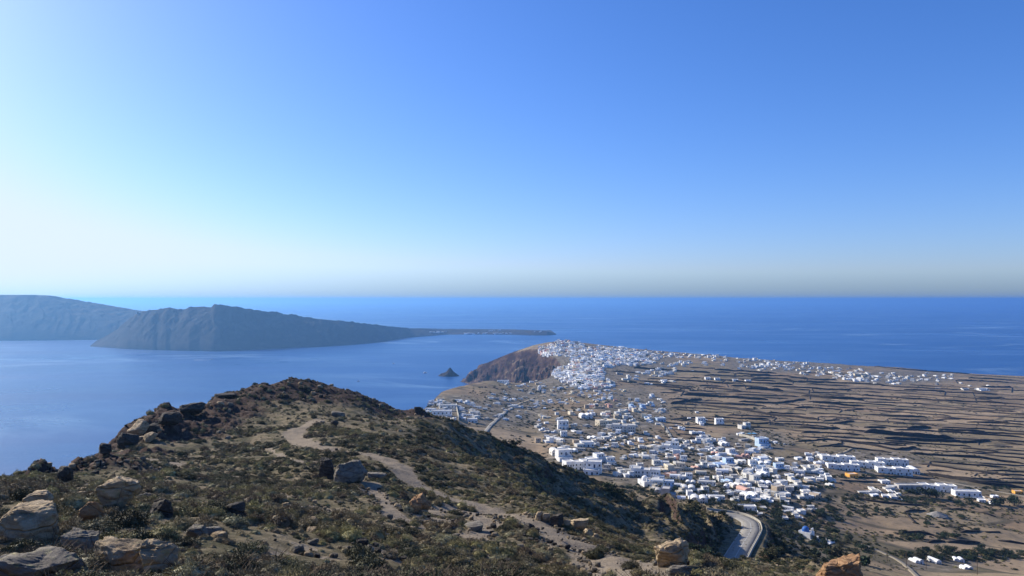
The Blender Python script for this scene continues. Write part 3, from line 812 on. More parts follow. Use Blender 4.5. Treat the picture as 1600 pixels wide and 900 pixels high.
BOULDERS = [  # px, row of the base, width px, height px, material, seed, flatness, tilt, name, label
 (28,842,112,62,'tan_rock',3,0.55,(0.0,0.05),'boulder','large flat-topped tan boulder with a dark front at the picture edge'),
 (50,792,58,32,'tan_rock',12,0.25,(0,0),'boulder','rounded brown boulder just behind the large flat-topped tan boulder'),
 (176,797,74,48,'tan_rock',27,0.45,(0.05,-0.32),'boulder','boulder with a sloping pale top and dark broken side among the shrubs'),
 (137,818,40,34,'orange_rock',8,0.4,(0.1,-0.55),'boulder','leaning orange-tan slab below the boulder with the sloping pale top'),
 (251,808,40,34,'dark_rock',14,0.2,(0,0.3),'boulder','dark angular boulder between shrubs right of the sloping-topped boulder'),
 (120,868,66,48,'grey_rock',15,0.6,(0,0.04),'boulder','dark block with a thin pale flat top among dry shrubs'),
 (168,858,40,18,'tan_rock',16,0.3,(0,0),'boulder','small pale stone just above the broad cracked boulder'),
 (184,894,104,48,'tan_rock',31,0.5,(0.06,0.10),'boulder','broad cracked pale boulder low in the corner scrub'),
 (244,900,66,66,'tan_rock',18,0.35,(0,0.06),'boulder','tall yellowish boulder joined to the broad cracked boulder'),
 (35,918,150,58,'grey_rock',22,0.4,(0,0.12),'boulder','lichen-crusted grey boulder at the very bottom corner'),
 (305,842,34,20,'grey_rock',24,0.5,(0,0.1),'boulder','small pale grey slab half buried right of the cracked boulder'),
 (545,755,56,38,'grey_rock',33,0.5,(0.0,-0.10),'boulder','big solitary boulder with a flat tan top beside the footpath'),
 (510,748,26,34,'dark_rock',34,0.2,(0,0.1),'boulder','narrow dark rock touching the big solitary boulder by the path'),
 (656,800,36,30,'orange_rock',35,0.15,(0,0.2),'boulder','warm orange rounded rock between bushes below the path bend'),
 (1056,886,66,50,'tan_rock',38,0.35,(0.1,-0.22),'boulder','big pale yellow boulder at the edge of the lower slope'),
 (1063,905,40,22,'grey_rock',39,0.3,(0,0),'boulder','broken grey rock at the foot of the big pale yellow boulder'),
 (1322,925,100,62,'orange_rock',41,0.4,(0.05,-0.05),'boulder','orange-brown boulder rising at the bottom edge above the vineyards'),
 (842,812,12,14,'tan_rock',51,0.3,(0,0),'boulder','first tan stone of the row edging the path'),
 (853,815,13,14,'tan_rock',52,0.3,(0,0),'boulder','second tan stone of the row edging the path'),
 (870,823,22,20,'dark_rock',53,0.3,(0,0),'boulder','dark upright stone in the row edging the path'),
 (885,825,15,14,'tan_rock',54,0.3,(0,0),'boulder','tan stone between the dark stone and the large path-edge stone'),
 (905,830,30,20,'tan_rock',55,0.4,(0,0.05),'boulder','large pale stone of the row edging the path'),
 (919,841,17,16,'tan_rock',56,0.3,(0,0),'boulder','pale stone just below the large path-edge stone'),
 (931,845,12,13,'tan_rock',57,0.3,(0,0),'boulder','last small pale stone at the lower end of the row'),
 (361,806,36,22,'dark_rock',58,0.3,(0,0),'boulder','low dark rock in the middle of the scrub slope'),
 (98,752,24,24,'dark_rock',59,0.1,(0,0.1),'boulder','dark pointed rock on the slope just under the cliff edge'),
 (829,835,20,18,'dark_rock',60,0.2,(0,0),'boulder','dark reddish rock on the downhill side of the path'),
 (475,649,10,9,'grey_rock',61,0.4,(0,0),'boulder','small square grey rock on the path below the dark knoll'),
 (500,650,12,10,'grey_rock',62,0.4,(0,0),'boulder','grey rock right of the square one below the dark knoll'),
 (527,652,22,10,'grey_rock',63,0.5,(0,0),'boulder','long low grey slab right of the rocks below the knoll'),
 (522,666,13,10,'dark_rock',64,0.3,(0,0),'boulder','dark rock beside the path just under the grey slab'),
 (653,646,14,10,'dark_rock',65,0.1,(0,0.2),'boulder','dark rock standing on the skyline where the village begins'),
 (740,828,30,12,'grey_rock',66,0.5,(0,0),'boulder','flat grey rock beside the pale gravel clearing'),
 (588,748,30,10,'grey_rock',67,0.6,(0,0),'boulder','low pale ledge in the shade of the big solitary boulder'),
 (330,835,26,12,'grey_rock',68,0.5,(0,0),'boulder','flat pale stone in the scrub right of the half-buried slab'),
 (213,686,40,34,'tan_rock',70,0.6,(0.5,-0.7),'crag','tan slanting slab in the cliff-edge outcrop'),
 (196,700,46,46,'dark_rock',71,0.25,(0,0.2),'crag','dark blocky crag at the outer end of the cliff-edge outcrop'),
 (236,678,40,34,'dark_rock',72,0.25,(0,-0.2),'crag','dark crag right of the tan slanting slab'),
 (232,692,30,22,'tan_rock',73,0.5,(0.2,-0.5),'crag','pale tilted slab at the foot of the cliff-edge outcrop'),
 (262,668,46,38,'dark_rock',74,0.3,(0,0.1),'crag','broad dark crag in the middle of the cliff-edge outcrop'),
 (297,650,52,34,'dark_rock',75,0.35,(0,-0.15),'crag','dark crag at the upper end of the cliff-edge outcrop'),
 (325,682,36,26,'dark_rock',76,0.3,(0,0),'crag','round dark crag below the upper end of the outcrop'),
 (350,612,48,16,'dark_rock',77,0.5,(0,0),'crag','flat dark ledge at the outer tip of the knoll'),
 (392,606,44,14,'dark_rock',78,0.5,(0,0),'crag','long dark ledge between the outer tip and the knoll top'),
 (163,712,28,28,'dark_rock',79,0.2,(0,0),'crag','small dark crag lowest on the cliff edge'),
 (595,640,30,16,'dark_rock',80,0.3,(0,0),'crag','dark crag at the landward foot of the knoll'),
]
marks_hill = []
for (px, pb, w, h, mat, sd, fl, tl, nm, lab) in BOULDERS:
    x, y, z = hit1(px, min(pb, 940))
    if px in (392, 595, 475, 500, 325): continue
    if px == 350: x, y, z = hit1(px, pb+9); h = 11
    if y > 210 or y != y: print('rock off', px, pb, y); continue
    if math.isnan(y): continue
    if nm == 'crag': w, h = w*0.74, h*0.5
    if px < 260 and pb > 780: w, h = w*0.92, h*0.84
    if px in (1056, 1322, 545): w, h = w*0.92, h*0.9
    W_ = w/F*y; H_ = h/F*y*1.12
    big = w > 30
    me = rock_mesh(nm, sd, (W_, W_*0.8, H_), M[mat], 6 if w > 55 else (5 if big else 4), 20 if big else 10, fl, 0.06, tl)
    o = link(nm, me); o.location = (x, y+W_*0.25, gz(x, y+W_*0.25)-0.17*H_); o.rotation_euler = (0, 0, rnd.uniform(-0.3, 0.3))
    tag(o, lab, 'rock', None)
    marks_hill.append((px, pb-h/2, lab, w))
# ------------------------------------------------------------------ shrubs
def cushion(seed, n, leaf, kind):
    """a cushion shrub of unit radius: small leaf faces through an uneven dome -> (verts, quads)"""
    r = np.random.default_rng(seed)
    d = r.normal(size=(n, 3)); d[:, 2] = np.abs(d[:, 2])*0.9-0.12; d /= np.linalg.norm(d, axis=1)[:, None]
    lump = 0.72+0.30*fbm(d[:, 0]*2.2+seed, d[:, 1]*2.2+d[:, 2]*1.5, 3, seed % 30)+0.16*fbm(d[:, 0]*6+seed, d[:, 1]*6+d[:, 2]*4, 2, 5)
    rad = lump*(1-0.42*r.random(n)**2.2)
    c = d*rad[:, None]; hz = {'cushion': 0.72, 'twiggy': 0.85, 'tuft': 0.9, 'spread': 0.55}[kind]
    c[:, 2] *= hz
    ax = d+r.normal(size=(n, 3))*(0.9 if kind != 'twiggy' else 0.45); ax /= np.linalg.norm(ax, axis=1)[:, None]
    t = np.cross(ax, r.normal(size=(n, 3))); t /= np.maximum(np.linalg.norm(t, axis=1), 1e-6)[:, None]
    L = leaf*0.62*(0.6+0.9*r.random(n)); wd = L*0.42
    if kind == 'twiggy': L = L*2.0; wd = L*0.10
    if kind == 'tuft': L = L*2.6; wd = L*0.06
    a = c-ax*(L/2)[:, None]; b = c+t*wd[:, None]; e = c+ax*(L/2)[:, None]; f = c-t*wd[:, None]
    v = np.stack([a, b, e, f], 1).reshape(-1, 3)
    q = np.arange(n*4).reshape(-1, 4)
    # added inner dome in the leaf material, blocks light through the shrub
    iv, itf = ico(3)
    iv = iv*(0.62+0.10*fbm(iv[:, 0]*3+seed, iv[:, 1]*3+iv[:, 2], 2, 4))[:, None]; iv[:, 2] = iv[:, 2]*hz*0.95
    iv = iv[:]; 
    return v, q, iv, itf
def shrub_mesh(name, seed, n, leaf, kind, mat):
    v, q, iv, itf = cushion(seed, n, leaf, kind)
    me = mesh_np(name, np.concatenate([v, iv]), q, itf+len(v), [mat])
    return me
def stems_mesh(name, seed, n=26):
    r = random.Random(seed); vs, qs = [], []
    for k in range(n):
        a = r.uniform(0, 6.283); rr = r.uniform(0.55, 1.02); h = r.uniform(0.25, 0.85)
        p0 = Vector((0, 0, -0.15)); p1 = Vector((math.cos(a)*rr*0.5, math.sin(a)*rr*0.5, h*0.6)); p2 = Vector((math.cos(a)*rr, math.sin(a)*rr, h))
        for s0, s1, w0, w1 in ((p0, p1, 0.022, 0.014), (p1, p2, 0.014, 0.004)):
            dv = (s1-s0).normalized(); sd = dv.cross(Vector((0.3, 0.2, 1))).normalized(); up = sd.cross(dv)
            b = len(vs)
            for p, w in ((s0, w0), (s1, w1)):
                for kk in range(3):
                    an = kk*2.094; vs.append(tuple(p+sd*math.cos(an)*w+up*math.sin(an)*w))
            for kk in range(3): qs.append((b+kk, b+(kk+1) % 3, b+3+(kk+1) % 3, b+3+kk))
    return mesh_np(name, vs, qs, mats=[M['bark']])
TYPES = [('cushion', 'leaf_grey', 0.075), ('cushion', 'leaf_grey', 0.065), ('spread', 'leaf_grey', 0.07), ('cushion', 'leaf_dark', 0.075), ('cushion', 'leaf_dark', 0.085), ('spread', 'leaf_dark', 0.075),
         ('cushion', 'leaf_yellow', 0.085), ('tuft', 'leaf_yellow', 0.09), ('twiggy', 'leaf_brown', 0.09), ('twiggy', 'leaf_grey', 0.09), ('tuft', 'straw', 0.10), ('twiggy', 'leaf_brown', 0.11)]
LOOK = ['domed grey-green shrub', 'dense grey-green cushion shrub', 'low spreading grey-green shrub', 'domed dark green shrub', 'leafy dark green shrub', 'low spreading dark green shrub',
        'yellow-green domed shrub', 'spiky yellow-green shrub', 'dry brown twiggy shrub', 'grey twiggy shrub', 'straw-coloured dry grass tuft', 'coarse brown thorny shrub']
NT = len(TYPES)
SHM = [shrub_mesh('shrub', 100+k, 6000 if t[0] in ('cushion', 'spread') else 4500, t[2], t[0], M[t[1]]) for k, t in enumerate(TYPES)]
STM = [stems_mesh('stems', 300+k) for k in range(3)]

# positions: world-uniform scatter over the hill, thinned on paths and rocks
def scatter(n, y0, y1, u0=-150, u1=1760, seed=1, pw=1.0):
    r = np.random.default_rng(seed)
    y = np.sqrt(y0**2+(y1**2-y0**2)*r.random(n)**pw); u = u0+(u1-u0)*r.random(n)
    return (u-800)/F*y, y
bx, by = [], []
for (n, a, b, sd) in ((4600, 7.5, 26, 1), (12500, 26, 60, 2), (19000, 60, 120, 3), (30000, 120, 300, 4)):
    x_, y_ = scatter(n, a, b, seed=sd); bx.append(x_); by.append(y_)
x_, y_ = scatter(15000, 95, 262, 650, 1130, seed=9); bx.append(x_); by.append(y_)   # the densely overgrown shaded flank
bx = np.concatenate(bx); by = np.concatenate(by)
pmk = pathmask(bx, by); rmk = rockmask(bx, by)
bz = height(bx, by)
r_ = rng.random(len(bx)); dens = fbm(bx/7, by/7, 3, 71)
keep = (pmk < 0.22) & ((pathmask(bx, by+0.9) < 0.4) | (by > 62)) & (rmk-0.5*knollmask(bx, by) < 0.55+0.8*(r_ > 0.55)) & (dens+0.75 > r_*0.95) & (bz > 215) 
rd_, _, _ = seg_dist(bx, by, ROAD_XY); keep &= rd_ > 5.5
keep &= (bx-90 < 0.62*(300-by)+70) 
for (px, pb, lab, w) in []: pass
bx, by, bz = bx[keep], by[keep], bz[keep]
nB = len(bx)
sz = (0.20+0.40*rng.random(nB)**1.8)*(1+0.35*sstep(50, 130, by))*(1+0.25*fbm(bx/5, by/5, 2, 72))
far_dark = sstep(-0.1, 0.35, fbm(bx/16, by/16, 3, 73))
yel = fbm(bx/9+40, by/9, 3, 74); brn = fbm(bx/6-30, by/6, 3, 75)
pxs_, pys_ = pix(bx, by, bz)
yel = yel+0.5*(((pxs_-150)/150)**2+((pys_-752)/14)**2 < 1)+0.45*(((pxs_-430)/60)**2+((pys_-765)/22)**2 < 1)+0.4*(((pxs_-650)/160)**2+((pys_-890)/16)**2 < 1)+0.4*(((pxs_-570)/40)**2+((pys_-800)/24)**2 < 1)
dk = 0.5*((pxs_ > 650) & (by > 95))+0.55*(((pxs_-250)/80)**2+((pys_-835)/36)**2 < 1)+0.35*((pxs_ > 820) & (pys_ > 780))
u1 = rng.random(nB); u2 = rng.random(nB)
typ = np.where(u1 < 0.30+0.0*far_dark, (u2*3).astype(int), np.where(u1 < 0.60, 3+(u2*3).astype(int), np.where(u1 < 0.72, 6+(u2*2).astype(int), np.where(u1 < 0.83, 8+(u2*2).astype(int), np.where(u1 < 0.95, 10, 11)))))
typ = np.where((yel > 0.45) & (u1 < 0.75), 6+(u2*2).astype(int), typ)
typ = np.where((brn > 0.5) & (u1 < 0.6), np.where(u2 < 0.5, 8, 11), typ)
typ = np.where((far_dark+dk > 0.55) & (u1 < 0.6), 3+(u2*3).astype(int), typ)
sz = np.where(typ == 10, sz*0.55, sz)
# a few hand-placed shrubs that stand out in the photo
HAND = [(185,845,40,3),(210,838,60,4),(250,842,58,3),(285,850,52,4),(160,838,42,5),(230,850,50,3),(560,865,60,4),(575,880,70,4),(985,880,36,3),(940,855,32,3),(965,852,34,4),(1000,892,36,6),(1022,900,30,6),
        (585,790,28,6),(560,800,34,7),(645,815,26,6),(770,850,26,6),(805,855,30,7),(700,838,36,1),(690,862,44,3),(930,862,40,4),(420,770,40,7),(440,760,36,7),(640,880,44,8),(720,882,60,7),(650,893,60,7),
        (60,870,50,9),(100,885,60,9),(30,855,54,4),(150,885,50,8),(330,880,56,1),(390,868,52,2),(420,890,60,9),(500,893,60,8),(470,860,30,5),(610,848,26,6),(740,845,30,8),(860,888,44,4),(790,892,50,0),(905,895,36,8),(955,898,34,9),
        (610,862,30,8),(830,872,30,4),(880,868,28,0),(1090,895,40,6),(1130,893,34,2),(350,808,40,3),(310,800,40,5),(380,780,40,2),(270,872,44,9),(205,898,40,9),(310,892,44,2)]
hx, hy, hz_ = hit([a[0] for a in HAND], [min(a[1]+6, 930) for a in HAND])
ok = ~np.isnan(hy)
bx = np.concatenate([hx[ok], bx]); by = np.concatenate([hy[ok], by]); bz = np.concatenate([hz_[ok], bz])
sz = np.concatenate([(np.array([a[2] for a in HAND])/2/F*np.nan_to_num(hy))[ok], sz]); typ = np.concatenate([np.array([a[3] for a in HAND])[ok], typ])
# keep shrubs out of the boulders
ok = np.ones(len(bx), bool)
for o in [o for o in COL.objects if o.name.split('.')[0] in ('boulder', 'crag')]:
    rr = max(o.dimensions.x, o.dimensions.y)*0.46
    ok &= np.hypot(bx-o.location.x, by-o.location.y) > rr
bx, by, bz, sz, typ = bx[ok], by[ok], bz[ok], sz[ok], typ[ok]
rot = rng.random(len(bx))*6.283
pxs_, pys_ = pix(bx, by, bz)
show = sz/by*F
inview = (pxs_ > -10) & (pxs_ < 1610) & (pys_-show*0.7 < 897)
tooclose = (pys_-show*1.5 < 893) & (show > 52)
sz = np.where(tooclose, sz*50/np.maximum(show, 1), sz); show = sz/by*F
gone = (by < 14.5) & (pys_ > 930)
sz = np.where(gone, 0.05, sz); inview &= ~gone
order = np.argsort(-(show*inview))
N_IND = 300
ind = order[:N_IND]; rest = np.setdiff1d(np.arange(len(bx)), ind)
shrub_items = []
protos = {}
for k, i in enumerate(ind):
    t = int(typ[i]); s = float(sz[i]); sc = (s, s*rnd.uniform(0.85, 1.1), s*rnd.uniform(0.8, 1.15))
    loc = (float(bx[i]), float(by[i]), float(bz[i])-0.04*s)
    nm = 'grass_tuft' if t == 10 else 'shrub'
    if k < 60 and t != 10:
        root = empty(nm, loc, float(rot[i])); root.scale = sc
        f = link('foliage', SHM[t], root); link('stems', STM[k % 3], root)
        protos.setdefault(t, f)
    else:
        root = link(nm, SHM[t]); root.location = loc; root.rotation_euler = (0, 0, float(rot[i])); root.scale = sc
        protos.setdefault(t, root)
    tag(root, None, 'grass tuft' if t == 10 else 'shrub', 'shrubs and tufts on the near hillside')
    shrub_items.append((root, LOOK[t], float(pxs_[i]), float(pys_[i])))
short = {3: 'the flat-topped tan boulder', 27: 'the sloping-topped boulder', 14: 'the dark angular boulder', 15: 'the pale-topped dark block', 31: 'the broad cracked boulder', 22: 'the lichen-crusted corner boulder',
         33: 'the big solitary boulder', 35: 'the orange rounded rock', 38: 'the big pale yellow boulder', 41: 'the bottom orange-brown boulder', 53: 'the dark upright path-edge stone', 56: 'the large path-edge stone',
         58: 'the dark mid-slope rock', 18: 'the tall yellowish boulder', 66: 'the flat grey gravel rock', 60: 'the dark reddish path rock'}
marks1 = [(short[b[5]], b[0], b[1]-b[3]/2) for b in BOULDERS if b[5] in short]
marks1 += [('the pale clearing bottom centre', 520, 865), ('the shadowed forked path', 615, 815), ('the gravel clearing in mid slope', 505, 800), ('the lower end of the footpath', 960, 890)]
place_labels(shrub_items, marks1)

def gn_scatter(name, px, py, pz, scl, rz, typ_, src, kind='stuff', tilt=0.15, squash=None):
    """points carrying geometry-node instances of objects that stand in the scene"""
    me = bpy.data.meshes.new(name); n = len(px)
    me.vertices.add(n); me.vertices.foreach_set('co', np.stack([px, py, pz], -1).astype(np.float32).ravel())
    for nm, arr, tp in (('sc', scl, 'FLOAT'), ('rz', rz, 'FLOAT'), ('ty', typ_, 'INT')):
        a = me.attributes.new(nm, tp, 'POINT'); a.data.foreach_set('value', np.asarray(arr, dtype=np.float32 if tp == 'FLOAT' else np.int32))
    o = link(name, me)
    ng = bpy.data.node_groups.new(name, 'GeometryNodeTree')
    ng.interface.new_socket('Geometry', in_out='INPUT', socket_type='NodeSocketGeometry'); ng.interface.new_socket('Geometry', in_out='OUTPUT', socket_type='NodeSocketGeometry')
    gi = ng.nodes.new('NodeGroupInput'); go = ng.nodes.new('NodeGroupOutput'); jn = ng.nodes.new('GeometryNodeJoinGeometry')
    def attr(nm, tp):
        a = ng.nodes.new('GeometryNodeInputNamedAttribute'); a.data_type = tp; a.inputs['Name'].default_value = nm; return a.outputs['Attribute']
    s_, r__, t_ = attr('sc', 'FLOAT'), attr('rz', 'FLOAT'), attr('ty', 'INT')
    cr = ng.nodes.new('ShaderNodeCombineXYZ'); ng.links.new(r__, cr.inputs[2])
    tr = ng.nodes.new('ShaderNodeMath'); tr.operation = 'SINE'; mu = ng.nodes.new('ShaderNodeMath'); mu.operation = 'MULTIPLY'; mu.inputs[1].default_value = 7.7
    ng.links.new(r__, mu.inputs[0]); ng.links.new(mu.outputs[0], tr.inputs[0])
    m2 = ng.nodes.new('ShaderNodeMath'); m2.operation = 'MULTIPLY'; m2.inputs[1].default_value = tilt; ng.links.new(tr.outputs[0], m2.inputs[0]); ng.links.new(m2.outputs[0], cr.inputs[0])
    for k, ob in src.items():
        inf = ng.nodes.new('GeometryNodeObjectInfo'); inf.transform_space = 'ORIGINAL'; inf.inputs['Object'].default_value = ob; inf.inputs['As Instance'].default_value = True
        cmp_ = ng.nodes.new('FunctionNodeCompare'); cmp_.data_type = 'INT'; cmp_.operation = 'EQUAL'; ng.links.new(t_, cmp_.inputs[2]); cmp_.inputs[3].default_value = k
        ip = ng.nodes.new('GeometryNodeInstanceOnPoints')
        ng.links.new(gi.outputs[0], ip.inputs['Points']); ng.links.new(cmp_.outputs[0], ip.inputs['Selection']); ng.links.new(inf.outputs['Geometry'], ip.inputs['Instance'])
        ng.links.new(cr.outputs[0], ip.inputs['Rotation']); ng.links.new(s_, ip.inputs['Scale'])
        ng.links.new(ip.outputs[0], jn.inputs[0])
    ng.links.new(jn.outputs[0], go.inputs[0])
    md = o.modifiers.new('scatter', 'NODES'); md.node_group = ng
    tag(o, kind=kind); return o
av = np.array(sorted(protos))
tt = typ[rest].copy(); miss = ~np.isin(tt, av); tt[miss] = av[rng.integers(0, len(av), miss.sum())]
# small tufts and seedlings between the shrubs
tx, ty_ = scatter(16000, 9, 75, seed=61); t2x, t2y = scatter(16000, 75, 260, seed=62)
tx = np.concatenate([tx, t2x]); ty_ = np.concatenate([ty_, t2y]); tp_ = pathmask(tx, ty_); tz = height(tx, ty_); rq = rng.random(len(tx))
k_ = (tp_ < 0.15+0.75*(rq > 0.86)) & (tz > 215) & (tx-90 < 0.62*(300-ty_)+70); tx, ty_, tz = tx[k_], ty_[k_], tz[k_]
ts = (0.07+0.14*rng.random(len(tx)))*(1+0.5*sstep(60, 120, ty_)); tk = rng.choice([0, 2, 5, 7, 8, 9, 10, 10, 10, 11], len(tx)); tk = np.where(np.isin(tk, av), tk, av[0])
cat = np.concatenate
gn_scatter('undergrowth', cat([bx[rest], tx]), cat([by[rest], ty_]), cat([bz[rest]-0.04, tz-0.01]), cat([sz[rest], ts]), cat([rot[rest], rng.random(len(tx))*6.28]), cat([tt, tk]), protos)

# loose stones: the larger ones one by one, gravel as one mass
sx, sy = scatter(22000, 8, 60, seed=21); s2x, s2y = scatter(7000, 60, 240, seed=22)
sx = np.concatenate([sx, s2x]); sy = np.concatenate([sy, s2y])
smk = pathmask(sx, sy); srk = rockmask(sx, sy); uu = rng.random(len(sx))
kp = (uu < 0.05+0.95*smk*(0.25+0.75*np.abs(smk-0.5) < 0.62)+0.5*srk); sx, sy = sx[kp], sy[kp]; smk = smk[kp]; srk = srk[kp]
szz = (0.05+0.17*rng.random(len(sx))**3)*(1+1.1*sstep(40, 130, sy))*(1+0.3*srk)
szz = szz*np.where(smk > 0.6, 0.7, 1.15)
sz_z = height(sx, sy)
STN = [rock_mesh('stone', 400+k, (1.0*2, 0.8*2, 0.62*2), M[('tan_rock', 'grey_rock', 'grey_rock', 'dark_rock', 'tan_rock')[k]], 3, 8, 0.3, 0.08) for k in range(5)]
spx, spy = pix(sx, sy, sz_z); vis = (spx > 0) & (spx < 1600) & (spy < 895)
so = np.argsort(-(szz/sy*vis)); si = so[:90]; sr = np.setdiff1d(np.arange(len(sx)), si)
st_items = []; sproto = {}
SLK = ['small tan stone', 'small grey stone', 'small flat grey stone', 'small dark stone', 'small pale tan stone']
for k, i in enumerate(si):
    t = k % 5; o = link('stone', STN[t]); o.location = (float(sx[i]), float(sy[i]), float(sz_z[i])-0.25*float(szz[i])); s = float(szz[i])
    o.rotation_euler = (0, 0, rnd.uniform(0, 6.28)); o.scale = (s, s, s*rnd.uniform(0.7, 1.1)); sproto.setdefault(t, o)
    tag(o, None, 'stone', 'loose stones on the hillside'); st_items.append((o, SLK[t], float(spx[i]), float(spy[i])))
place_labels(st_items, marks1)
gn_scatter('gravel', sx[sr], sy[sr], sz_z[sr]-0.2*szz[sr], szz[sr], rng.random(len(sr))*6.28, rng.integers(0, 5, len(sr)), sproto)
# ------------------------------------------------------------------ houses of the villages
# a plan is a list of parts: (part name, MB, material keys)
def opening(x, y, z, w, h, side, t=0.07):
    b = MB()
    if side == 's': b.box(x-w/2, y-t, z, x+w/2, y+0.02, z+h)
    elif side == 'n': b.box(x-w/2, y-0.02, z, x+w/2, y+t, z+h)
    elif side == 'w': b.box(x-t, y-w/2, z, x+0.02, y+w/2, z+h)
    else: b.box(x-0.02, y-w/2, z, x+t, y+w/2, z+h)
    return b
def block(b, r, x0, y0, x1, y1, h, z0=0.0, par=0.45, found=True):
    b.box(x0, y0, z0-(5.0 if found else 0), x1, y1, z0+h)
    t = 0.28
    b.box(x0, y0, z0+h+0.001, x1, y0+t, z0+h+par); b.box(x0, y1-t, z0+h+0.001, x1, y1, z0+h+par)
    b.box(x0, y0+t+0.001, z0+h+0.001, x0+t, y1-t-0.001, z0+h+par); b.box(x1-t, y0+t+0.001, z0+h+0.001, x1, y1-t-0.001, z0+h+par)
    r.box(x0+t+0.002, y0+t+0.002, z0+h+0.002, x1-t-0.002, y1-t-0.002, z0+h+0.06)
def front(parts, r, x0, x1, y, z, h, door=True, n=2, side='s'):
    L = x1-x0; k = 0
    xs = [x0+L*(i+0.7)/(n+0.4+(0.6 if door else 0)) for i in range(n+(1 if door else 0))]
    for i, x in enumerate(xs):
        if door and i == n//2: parts.append(('door', opening(x, y, z, 1.0, 2.1, side), ['shutter']))
        else: parts.append(('window', opening(x, y, z+1.0, 0.95, 1.15, side), ['glass']))
def plan(kind):
    w, rf, P_ = MB(), MB(), []
    if kind == 0:      # single cube
        block(w, rf, -4.5, -3.5, 4.5, 3.5, 3.6)
        front(P_, 0, -4.5, 4.5, -3.5, 0, 3.6); front(P_, 0, -3.5, 3.5, 4.5, 0, 3.6, False, 1, 'e'); front(P_, 0, -3.5, 3.5, -4.5, 0, 3.6, False, 1, 'w')
    elif kind == 1:    # cube with a lower wing
        block(w, rf, -5, -3.5, 1.5, 3.5, 4.2); block(w, rf, 1.52, -2.6, 6, 3.2, 3.0)
        front(P_, 0, -5, 1.5, -3.5, 0, 4, True, 1); front(P_, 0, 1.5, 6, -2.6, 0, 3, False, 1); front(P_, 0, -3, 3, -5, 0, 3, False, 2, 'w'); front(P_, 0, -2, 2.5, 6, 0, 3, False, 1, 'e')
    elif kind == 2:    # two storeys with a terrace in front
        block(w, rf, -4.5, -1.5, 4.5, 5, 6.8); block(w, rf, -5.5, -6, 3.5, -1.52, 2.9)
        front(P_, 0, -4.5, 4.5, -1.5, 3.5, 3, True, 2); front(P_, 0, -5.5, 3.5, -6, 0, 3, True, 2); front(P_, 0, -1, 4.5, 4.5, 3.4, 3, False, 2, 'e'); front(P_, 0, -1, 4.5, -4.5, 3.4, 3, False, 2, 'w'); front(P_, 0, -1, 4.5, 4.5, 0, 3, False, 1, 'e')
    elif kind == 3:    # barrel vault
        w.box(-2.8, -5.5, -5, 2.8, 5.5, 2.7); w.vault(-2.8, -5.5, 2.702, 2.8, 5.5, 1.7)
        P_.append(('door', opening(0, -5.5, 0, 1.0, 2.1, 's'), ['shutter']))
        for x in (-1.7, 1.7): P_.append(('window', opening(x, -5.5, 0.9, 0.7, 1.2, 's'), ['glass']))
        for y in (-3, 0.5, 3.5): P_.append(('window', opening(-2.8, y, 1.0, 0.9, 1.0, 'w'), ['glass']))
        P_.append(('window', opening(2.8, 0, 1.0, 0.9, 1.0, 'e'), ['glass']))
    elif kind == 4:    # L-shaped with stair to the roof
        block(w, rf, -6, -3, 0, 4, 3.6); block(w, rf, 0.02, -0.5, 6, 4, 5.6)
        st = MB()
        for i in range(9): st.box(0.03, -1.7, -1, 0.6+i*0.01+(9-i)*0.5, -0.52, 0.4*(i+1))
        P_.append(('stair', st, ['plaster']))
        front(P_, 0, -6, 0, -3, 0, 3.6, True, 1); front(P_, 0, -2.5, 3.5, -6, 0, 3, False, 2, 'w'); front(P_, 0, -0.3, 3.8, 6, 0, 3, False, 2, 'e'); front(P_, 0, 1, 6, -0.5, 3, 3, False, 2)
    elif kind == 5:    # domed chapel
        block(w, rf, -3, -4.5, 3, 4.5, 3.8, par=0.3)
        d = MB(); d.dome(0, 0.5, 3.86, 2.1, 2.0, drum=0.9); P_.append(('dome', d, ['plaster']))
        bt = MB(); bt.box(-1.4, -4.6, 4.12, -0.9, -4.1, 6.0); bt.box(0.9, -4.6, 4.12, 1.4, -4.1, 6.0); bt.box(-1.4, -4.6, 6.01, 1.4, -4.1, 6.5); P_.append(('bell_arch', bt, ['plaster']))
        P_.append(('door', opening(0, -4.5, 0, 1.2, 2.3, 's'), ['shutter'])); P_.append(('window', opening(-3, 0, 1.4, 0.6, 1.2, 'w'), ['glass'])); P_.append(('window', opening(3, 0, 1.4, 0.6, 1.2, 'e'), ['glass']))
    elif kind == 6:    # row of four stepped units
        for i in range(4): block(w, rf, -14+i*7.02, -4+0.6*(i % 2), -7.02+i*7.02, 4, 5.8-0.7*(i % 2))
        for i in range(4):
            x = -10.5+i*7.02; y = -4+0.6*(i % 2)
            P_.append(('door', opening(x-1.5, y, 0, 1.0, 2.1, 's'), ['shutter'])); P_.append(('window', opening(x+1.2, y, 0.9, 1.1, 1.2, 's'), ['glass'])); P_.append(('window', opening(x, y, 3.4, 1.1, 1.3, 's'), ['glass']))
        for y in (-1, 2): P_.append(('window', opening(-14, y, 2.0, 1.0, 1.2, 'w'), ['glass'])); P_.append(('window', opening(14.06, y, 2.0, 1.0, 1.2, 'e'), ['glass']))
    elif kind == 7:    # wide block of flats in three steps
        block(w, rf, -13, -5, -4.5, 5, 8.2); block(w, rf, -4.48, -4, 4, 5, 7.0); block(w, rf, 4.02, -5, 13, 5, 7.8)
        for fl in range(2):
            for x, y in ((-11, -5), (-8.5, -5), (-6, -5), (-2.5, -4), (1.5, -4), (6, -5), (8.5, -5), (11, -5)):
                P_.append(('window', opening(x, y, 0.6+fl*3.3, 1.2, 1.7, 's'), ['glass']))
